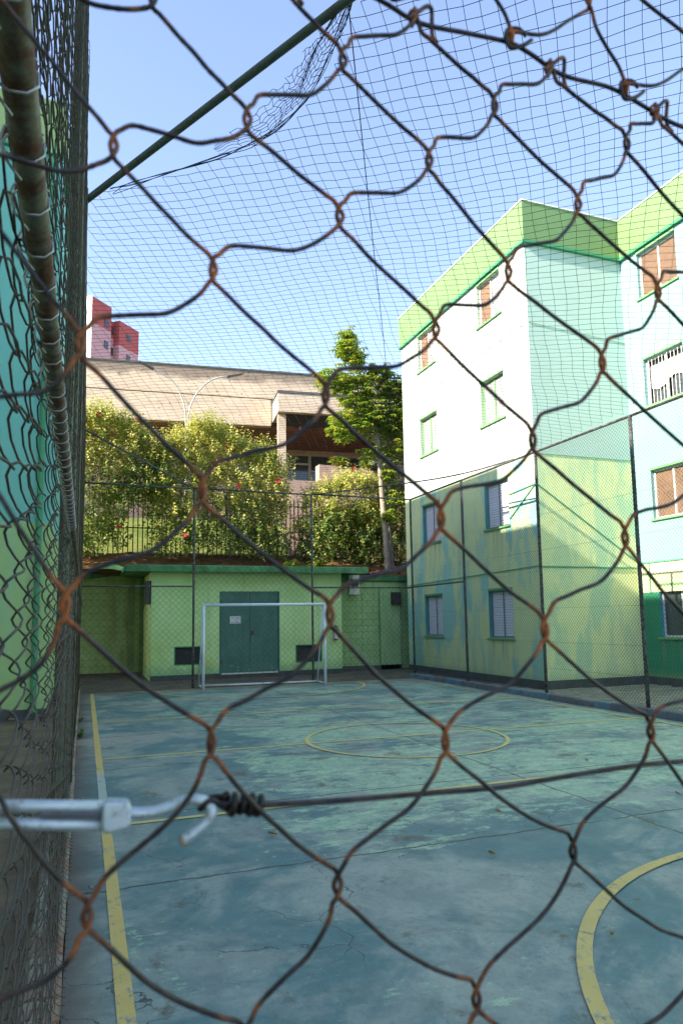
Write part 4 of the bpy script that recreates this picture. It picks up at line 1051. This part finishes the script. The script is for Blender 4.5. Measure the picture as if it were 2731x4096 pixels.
# parked car roof line beyond the fence, only its pale flank shows through the gap
# ------------------------------------------------------------------ street lamp
lp = thing('street_lamp', 'white street lamp with two curved arms above the hedge', 'lamp', (3.6, 27, 3.9))
MB().tube([(3.6, 27, 3.9), (3.6, 27, 6.5), (3.58, 27, 9.3)], [.075, .06, .045], 8).build('pole', M_lamp, lp, True)
for P in ([(3.56, 27, 9.2), (3.52, 27, 9.9), (3.36, 27, 10.5), (3.0, 27, 11.05), (2.5, 27, 11.38), (2.2, 27, 11.52)], [(3.62, 27, 9.2), (3.68, 27, 9.9), (3.95, 27, 10.6), (4.35, 27, 11.1), (4.8, 27, 11.38), (5.3, 27, 11.5)]):
    MB().tube(catmull(P, 5), .030, 8).build('arm', M_lamp, lp, True)
for s, (x0, z0, x1, z1) in enumerate(((2.3, 11.46, 1.75, 11.70), (5.2, 11.46, 5.85, 11.66))):
    d = Vector((x1-x0, 0, z1-z0)); n = Vector((-d.z, 0, d.x)).normalized()*.035
    A, B = Vector((x0, 26.9, z0)), Vector((x1, 26.9, z1))
    MB().prism([A-n*.6, B-n*.3, B+n*.3, A+n], (0, .2, 0)).build('lamp_head', M_led, lp)
# ------------------------------------------------------------------ pink tower
P0 = Vector((-.05, 90, 0)); ta = math.radians(42); tdir = Vector((math.sin(ta), math.cos(ta), 0)); tn = Vector((math.cos(ta), -math.sin(ta), 0))
tw = thing('tower_block', 'distant pink and red residential tower above the concrete roof', 'building', (0, 92, 3))
def tbox(name, s0, s1, d0, d1, z0, z1, mat):
    q = [P0+tdir*s0+tn*d0, P0+tdir*s1+tn*d0, P0+tdir*s1+tn*d1, P0+tdir*s0+tn*d1]
    return MB().prism([(p.x, p.y, z0) for p in q], (0, 0, z1-z0)).build(name, mat, tw)
tbox('lower_block', 0, 3.6, -9, 0, 3, 39.9, M_towerp); tbox('upper_block', -.02, 3.62, -9.02, .02, 39.9, 43.3, M_towerr)
tbox('lower_block', 3.64, 5.1, -9, -.8, 3, 39.6, M_towerp); tbox('upper_block', 3.64, 5.1, -9, -.8, 39.6, 42.0, M_towerr)
tbox('lower_block', 5.1, 9.1, -9, .1, 3, 38.7, M_towerp); tbox('upper_block', 5.08, 9.12, -9.02, .12, 38.7, 42.1, M_towerr)
tbox('sunlit_side_strip', -.05, -.02, -9, -.0, 3, 43.4, M_capw)  # white sheet over the tower's left side, standing in for direct sun
for zz in (41.2, 38.3, 35.6, 32.9, 30.2):
    for s0, d in ((2.3, 0), (4.2, -.8), (6.6, .1)):
        tbox('window', s0, s0+.75, d+.03, d+.08, zz-1.0-(.4 if s0 > 6 else 0), zz-(.4 if s0 > 6 else 0), M_towerw)

# ------------------------------------------------------------------ fallen leaves
LEAF = [(2.6, 4.2, 0, 'brown dry leaf below the long crack across the near court'), (3.15, 6.35, 1, 'curled pale leaf on the court just below the centre circle'),
        (4.95, 4.9, 1, 'pale curled leaf near the right edge below the straining wire'), (1.7, 6.5, 1, 'pale leaf on the court left of the centre circle'),
        (3.2, 5.05, 0, 'brown leaf lying on the green patch above the long crack'), (4.1, 3.75, 2, 'green fallen leaf at the top of the near yellow arc'),
        (2.5, 2.95, 0, 'dry leaf lying on the near yellow arc'), (2.75, 2.68, 0, 'brown curled leaf inside the near yellow arc'),
        (.08, 4.6, 1, 'pale leaf between the left kerb and the yellow sideline'), (.03, 6.9, 1, 'small pale leaf beside the left kerb below the halfway line'),
        (1.35, 5.2, 0, 'brown leaf on the court right of the turnbuckle hook'), (5.2, 6.4, 0, 'brown leaf on the pale green patch at the right')]
for k, (x, y, m, lab) in enumerate(LEAF):
    L = rnd.uniform(.025, .045); a = rnd.uniform(0, 6.28); t = Vector((math.cos(a), math.sin(a), 0)); b = Vector((-t.y, t.x, 0)); p = Vector((x, y, .012))
    mb = MB(); u = Vector((0, 0, 1))
    mb.v = [tuple(p-t*L), tuple(p-t*L*.3+b*L*.42+u*.02), tuple(p+t*L*.4+b*L*.34+u*.028), tuple(p+t*L+u*.02), tuple(p+t*L*.4-b*L*.34+u*.012), tuple(p-t*L*.3-b*L*.42+u*.024), tuple(p-t*L*.2), tuple(p+t*L*.5+u*.004)]
    mb.f = [(0, 6, 1), (6, 7, 2, 1), (7, 3, 2), (0, 5, 6), (6, 5, 4, 7), (7, 4, 3)]
    o = mb.build('fallen_leaf', (M_dryleaf, M_greyleaf, M_greenleaf)[m], None, org=(x, y, .004))
    tag(o, lab, 'leaf', 'leaves on the court')

# ------------------------------------------------------------------ foreground chain link fence
YF = .30
fg = thing('chain_link_fence', 'rusty chain link mesh close to the viewer across the whole picture', 'fence', (.3, YF, 0))
KN = {(0,0):(0.05113,1.74947),(1,0):(0.1131,1.78826),(2,0):(0.16375,1.83004),(3,0):(0.20558,1.87211),(4,0):(0.24524,1.90665),(-1,0):(-0.00415,1.70723),(-2,0):(-0.04526,1.66709),(0,-1):(0.00702,1.79983),(1,-1):(0.06685,1.82826),(2,-1):(0.11612,1.87372),(3,-1):(0.15862,1.91164),(-1,-1):(-0.0496,1.77376),(0,-2):(-0.04251,1.86418),(1,-2):(0.02264,1.87844),(2,-2):(0.0827,1.91023),(-2,1):(-0.0071,1.59753),(-1,1):(0.04695,1.64742),(0,1):(0.1046,1.69651),(1,1):(0.16443,1.73771),(2,1):(0.20984,1.77634),(3,1):(0.25897,1.82538),(4,1):(0.29741,1.87231),(5,1):(0.32217,1.9),(-3,1):(-0.03971,1.54859),(-3,2):(0.00375,1.47712),(-2,2):(0.05138,1.53945),(-1,2):(0.10531,1.59276),(0,2):(0.16399,1.64032),(1,2):(0.22013,1.68445),(2,2):(0.26932,1.73273),(3,2):(0.31374,1.7817),(4,2):(0.35201,1.81743),(5,2):(0.38432,1.85434),(-4,2):(-0.03396,1.44096),(-3,3):(0.06543,1.41941),(-2,3):(0.10707,1.47476),(-1,3):(0.16249,1.53226),(0,3):(0.22209,1.58474),(1,3):(0.27798,1.63373),(2,3):(0.33422,1.67696),(3,3):(0.38296,1.72344),(-2,4):(0.17441,1.41536),(-1,4):(0.23266,1.47388),(0,4):(0.28695,1.52891),(1,4):(0.3398,1.56537),(-4,3):(0.01367,1.42558),(-1,5):(0.30851,1.41034),(-4,1):(-0.06403,1.52571),(-3,0):(-0.08036,1.63022),(-2,-1):(-0.08753,1.73657),(-1,-2):(-0.08658,1.82704),(-3,4):(0.11623,1.36562)}
AF = [[0.04904, 0.0441], [0.05289, -0.05568], [0.05972, 1.74415]]
TW = [[0.01142, 1.94927], [0.07882, 1.92783], [0.13748, 1.91613], [0.16086, 1.90975], [0.19051, 1.91265], [0.21751, 1.91522], [0.23205, 1.91272], [0.25433, 1.90532], [0.2861, 1.90684], [0.30241, 1.90439], [0.32235, 1.89921], [0.33255, 1.89656], [0.35733, 1.8942], [0.47578, 1.88604]]
TW += [[TW[-1][0]+.102*k, TW[-1][1]-.0116*k] for k in range(3, 16, 3)]
TWX = [p[0] for p in TW]; TWZ = [p[1] for p in TW]
def aff(i, j): return (AF[0][0]*i+AF[1][0]*j+AF[2][0], AF[0][1]*i+AF[1][1]*j+AF[2][1])
RES = {k: (v[0]-aff(*k)[0], v[1]-aff(*k)[1]) for k, v in KN.items()}
kcache = {}
def knot(i, j):
    if (i, j) in KN: return KN[(i, j)]
    if (i, j) not in kcache:
        a = aff(i, j); sw = sx = sz = 0.
        for (p, q), r in RES.items():
            d = (p-i)**2+(q-j)**2; w = 1/(d*d+.02); sw += w; sx += w*r[0]; sz += w*r[1]
        h = random.Random(i*131+j*17)
        dmin = min((p-i)**2+(q-j)**2 for p, q in RES); fade = 1/(1+dmin/10)
        kcache[(i, j)] = (a[0]+sx/sw*fade+h.uniform(-.003, .003), a[1]+sz/sw*fade+h.uniform(-.003, .003))
    return kcache[(i, j)]
def ok(i, j):
    if i-j > 4: return False
    if (i, j) in KN: return True
    x, z = knot(i, j); return -.10 < x < 1.9 and .10 < z < 2.6
def sl_dev(kind, z, t):
    if kind == '/':
        a = interp(z, [1.45, 1.62, 1.75], [.4, .8, 1.0]); return interp(t, [0, .12, .3, .6, .85, 1], [0, .0030*a, -.0008, -.0062*(.6+.4*a), -.0040, 0])
    a = interp(z, [1.40, 1.52, 1.66], [1., .6, .12]); return interp(t, [0, .2, .5, .8, 1], [0, -.0025*a, -.0060*a, -.0040*a, 0])
WR = .00112; dpt = .00122
for c in range(-12, 40):
    seqs = []; cur = []
    for j in range(-14, 34):
        for kind, (i, jj) in (('L', (c-j, j)), ('R', (c-j, j+1))):
            if ok(i, jj): cur.append((kind, i, jj))
            elif cur: seqs.append(cur); cur = []
    if cur: seqs.append(cur)
    for sq in seqs:
        if len(sq) < 2: continue
        pts = []; at = []
        for n_, (kind, i, jj) in enumerate(sq):
            x, z = knot(i, jj); s = -1 if kind == 'L' else 1      # L vertex bulges left, R bulges right
            tie = (i-jj == 4)
            hz = .0058
            prof_ = ((-.0026*s, .0076, dpt*.6*s), (-.0003*s, .0050, dpt*s), (.0014*s, .0, .0), (-.0003*s, -.0050, -dpt*s), (-.0026*s, -.0076, -dpt*.6*s))
            if tie: prof_ = ((.0005*s, .004, .0), (-.0030*s, -.0085, 0.)) if kind == 'L' else ((-.003*s, -.0075, 0), (.001*s, .002, -.001))
            if n_:
                k0, i0, j0 = sq[n_-1]; A = pts[-1]; B = (x+prof_[0][0], YF+prof_[0][2], z+prof_[0][1])
                sk = '\\' if k0 == 'L' else '/'
                a2, b2 = (A, B) if sk == '\\' else (B, A)     # deviation runs from the left end to the right end
                dx, dz = b2[0]-a2[0], b2[2]-a2[2]; L = math.hypot(dx, dz); nx_, nz_ = -dz/L, dx/L
                if nz_ < 0: nx_, nz_ = -nx_, -nz_
                for t in (.1, .25, .42, .6, .75, .9):
                    tt_ = t if sk == '\\' else 1-t; dv = sl_dev(sk, (A[2]+B[2])/2, tt_)
                    pts.append((A[0]+(B[0]-A[0])*t+nx_*dv, A[1]+(B[1]-A[1])*t, A[2]+(B[2]-A[2])*t+nz_*dv)); at.append(max(0, 1-min(t, 1-t)*L/.018))
            for q in prof_: pts.append((x+q[0], YF+q[2], z+q[1])); at.append(interp(z, [1.42, 1.50, 1.58, 1.8, 1.88], [.45, .62, 1., .95, .6])*random.Random(i*7+jj*3).uniform(.6, 1.15))
        kr_ = random.Random(c*53+len(pts)); pts = [(p[0]+kr_.gauss(0, .00018), p[1]+kr_.gauss(0, .00012), p[2]+kr_.gauss(0, .00018)) for p in pts]
        sp = catmull(pts, 4); sa = []
        for a in range(len(pts)-1): sa += [at[a]+(at[a+1]-at[a])*k/4 for k in range(4)]
        sa.append(at[-1])
        MB().tube(sp, [WR*(1+.10*math.sin(q*2.7+c)*math.sin(q*.37)) for q in range(len(sp))], 8, True, sa).build('mesh_wire', M_wire, fg, True)
# tension wire and knuckled ties along the seam
P = catmull([(x, YF+.002, z) for x, z in TW], 5); MB().tube(P, .00125, 8, True, [.25]*len(P)).build('tension_wire', M_wire, fg, True)
def hook(x, z, s=1., ang=.7):
    pts = [(-.010, -.0015, -.005), (-.004, -.002, .0), (.001, -.002, .0048), (.0045, -.001, .0062), (.0062, .001, .0045), (.0066, .0025, -.002), (.0070, .002, -.008), (.0080, .0, -.0125)]
    pts = catmull([(x+a*s, YF+b, z+c_*s) for a, b, c_ in pts], 5); MB().tube(pts, .0012, 8, True, [.5]*len(pts)).build('wire_hook', M_wire, fg, True)
    pts = [(-.006+.0018*math.cos(a), .0018*math.sin(a), .004*(-1+a/9)) for a in [k*.7 for k in range(18)]]
    pts = [(x+a*s, YF+b, z+c_*s) for a, b, c_ in pts]; MB().tube(pts, .0009, 6, True, [.9]*len(pts)).build('wire_wrap', M_wire, fg, True)
for i in range(0, 14):
    if ok(i, i-4):
        x, z = knot(i, i-4); hook(x+.004, z)
TU = [[0.14601, 1.91962], [0.21896, 1.91312], [0.29948, 1.90321], [0.3883, 1.8913]]
UK = [[0.1958, 1.96811], [0.27506, 1.95815], [0.36049, 1.9495]]
for n_, (x, z) in enumerate(TU):   # upper roll of mesh hooked on to the same wire
    pts = catmull([(x+.012, YF-.002, z+.004), (x+.006, YF-.002, z-.001), (x-.002, YF-.001, z-.004), (x-.004, YF, z+.004), (x-.001, YF+.001, z+.0095), (x+.005, YF, z+.0105), (x+.010, YF, z+.0075)], 5)
    MB().tube(pts, .0012, 8, True, [.35]*len(pts)).build('wire_hook', M_wire, fg, True)
UL = {}
for r in range(0, 19):
    for k in range(-1, 17):
        if r == 0: bx, bz = (TU[k] if 0 <= k < 4 else ((TU[0][0]-.062, interp(TU[0][0]-.062, TWX, TWZ)) if k < 0 else (TU[3][0]+(TU[3][0]-TU[1][0])/2*(k-3), interp(TU[3][0]+(TU[3][0]-TU[1][0])/2*(k-3), TWX, TWZ))))
        elif r == 1: bx, bz = UK[k] if 0 <= k < 3 else ((UK[0][0]-.062, interp(TU[0][0]-.062, TWX, TWZ)+.05) if k < 0 else (UK[2][0]+(UK[2][0]-UK[0][0])/2*(k-2), interp(UK[2][0]+(UK[2][0]-UK[0][0])/2*(k-2), TWX, TWZ)+.047))
        else:
            a = UL[(r-2, k)]; bx, bz = a[0]-.004, a[1]+.088
        UL[(r, k)] = (bx, bz)
for k in range(-1, 16):
    for side in (0, 1):
        # side 0: from tie k up right to upper knot k; side 1: from tie k+1 up left to upper knot k
        pts = []; at = []
        for r in range(0, 19):
            kk = k if (side == 0 or r % 2) else k+1
            x, z = UL[(r, kk)]; s = (1 if r % 2 else -1)*(1 if side == 0 else -1)
            if r:
                A = pts[-1]; B = (x-.0026*s, YF, z-.0076); L = math.dist(A, B)
                for t in (.3, .55, .8): pts.append((A[0]+(B[0]-A[0])*t+.002*math.sin(t*6), YF, A[2]+(B[2]-A[2])*t-.007*math.sin(math.pi*t)*(1 if side == 0 and r == 1 else .3))); at.append(max(0, 1-min(t, 1-t)*L/.018))
            for q in ((-.0026*s, -.0076, 0), (0, -.005, dpt*s), (.0014*s, 0, 0), (0, .005, -dpt*s), (-.0026*s, .0076, 0)):
                if r == 0 and q[1] < 0: continue
                pts.append((x+q[0]*(r > 0), YF+q[2], z+q[1])); at.append(1.)
        if not any(-.1 < p[0] < 1.9 for p in pts): continue
        sp = catmull(pts, 4); sa = []
        for a in range(len(pts)-1): sa += [at[a]+(at[a+1]-at[a])*q/4 for q in range(4)]
        sa.append(at[-1])
        MB().tube(sp, WR, 8, True, sa).build('mesh_wire', M_wire, fg, True)
# lower straining wire with its coil
WP = [[0.04385, 1.51478], [0.05011, 1.51415], [0.05948, 1.51174], [0.06711, 1.51023], [0.07487, 1.50961], [0.10733, 1.50797], [0.15605, 1.50666], [0.19739, 1.50556], [0.23708, 1.50727], [0.2801, 1.50889], [0.31638, 1.50841], [0.39522, 1.50696], [0.5603, 1.50207]]
YW = .308
P = catmull([(x, YW, z) for x, z in WP], 5); MB().tube(P, .00135, 8, True, [.0]*len(P)).build('straining_wire', M_wire, fg, True)
cx0, cz0 = WP[2]; cx1, cz1 = WP[4]
pts = [(cx0+(cx1-cx0)*k/60, YW+.0034*math.sin(k*.42), cz0+(cz1-cz0)*k/60+(.0034+.0006*math.sin(k))*math.cos(k*.42)) for k in range(61)]
MB().tube(pts, .0017, 7, True, [.1]*61).build('wire_coil', M_wire, fg, True)
HK = [[0.00955, 1.51345], [0.01978, 1.51218], [0.02761, 1.51152], [0.03467, 1.51271], [0.04094, 1.51472], [0.04605, 1.51527], [0.05011, 1.51379], [0.05236, 1.51068], [0.0509, 1.50688], [0.04615, 1.50313], [0.0402, 1.49958]]
BD = [[-0.05293, 1.52251], [0.01973, 1.51496], [-0.05263, 1.51583], [0.01986, 1.50768], [0.0086, 1.51835], [0.01989, 1.50596], [-0.01418, 1.51599], [0.00955, 1.51345], [-0.06419, 1.52102]]
pts = catmull([(cx0, YW, cz0+.003), (WP[1][0]+.003, YW+.003, WP[1][1]), (HK[6][0]-.001, YW+.004, HK[6][1]-.003), (HK[7][0]-.004, YW-.003, HK[7][1]+.001), (HK[6][0]+.002, YW-.004, HK[6][1]+.001), (cx0, YW-.001, cz0-.002)], 5)
MB().tube(pts, .0013, 8, True, [.1]*len(pts)).build('wire_loop', M_wire, fg, True)
tb = thing('turnbuckle', 'galvanized turnbuckle with open hook straining the lower fence wire', 'turnbuckle', (BD[1][0], YW, BD[1][1]))
for a, b in ((0, 1), (2, 3)):
    A, B = BD[a], BD[b]; MB().tube([(A[0], YW, A[1]), ((A[0]+B[0])/2, YW, (A[1]+B[1])/2), (B[0]-.004, YW, B[1])], .0024, 10).build('side_rod', M_turn, tb, True)
(x0, z1), (x1, z0) = BD[4], BD[5]
mb = MB(); mb.prism([(x0, YW-.0048, z0+.001), (x0+.002, YW-.0048, z0), (x1-.001, YW-.0048, z0+.0012), (x1, YW-.0048, z0+.003), (x1, YW-.0048, z1-.003), (x1-.001, YW-.0048, z1-.001), (x0+.002, YW-.0048, z1), (x0, YW-.0048, z1-.0012)], (0, .0096, 0)); o = mb.build('end_block', M_turn, tb)
bv = o.modifiers.new('bevel', 'BEVEL'); bv.width = .0012; bv.segments = 3
A, B = BD[6], BD[7]; pts = []; rs = []
for k in range(75):
    t = k/74; pts.append((A[0]+(B[0]-A[0])*t, YW, A[1]+(B[1]-A[1])*t)); rs.append(.0022+.0004*(1 if k % 2 else -1))
MB().tube(pts, rs, 10).build('threaded_rod', M_thread, tb)
P = catmull([(x, YW+(.0 if k < 5 else (-.004 if k > 6 else -.002)), z) for k, (x, z) in enumerate(HK)], 5)
MB().tube(P, [.0024]*(len(P)-4)+[.0025, .0025, .0024, .0021], 10).build('hook', M_turn, tb, True)
e = P[-1]; d = (P[-1]-P[-3]).normalized(); MB().tube([e-d*.0012, e+d*.0004, e+d*.0009], [.00255, .0024, .0012], 10).build('hook_tip', M_tip, tb, True)
A = BD[8]; MB().tube(catmull([(BD[0][0]-.001, YW, (BD[0][1]+BD[2][1])/2), (A[0]+.01, YW, A[1]), (A[0]-.01, YW, A[1]), (XF+.0, YW, A[1])], 4), .0024, 8).build('anchor_rod', M_turn, tb, True)
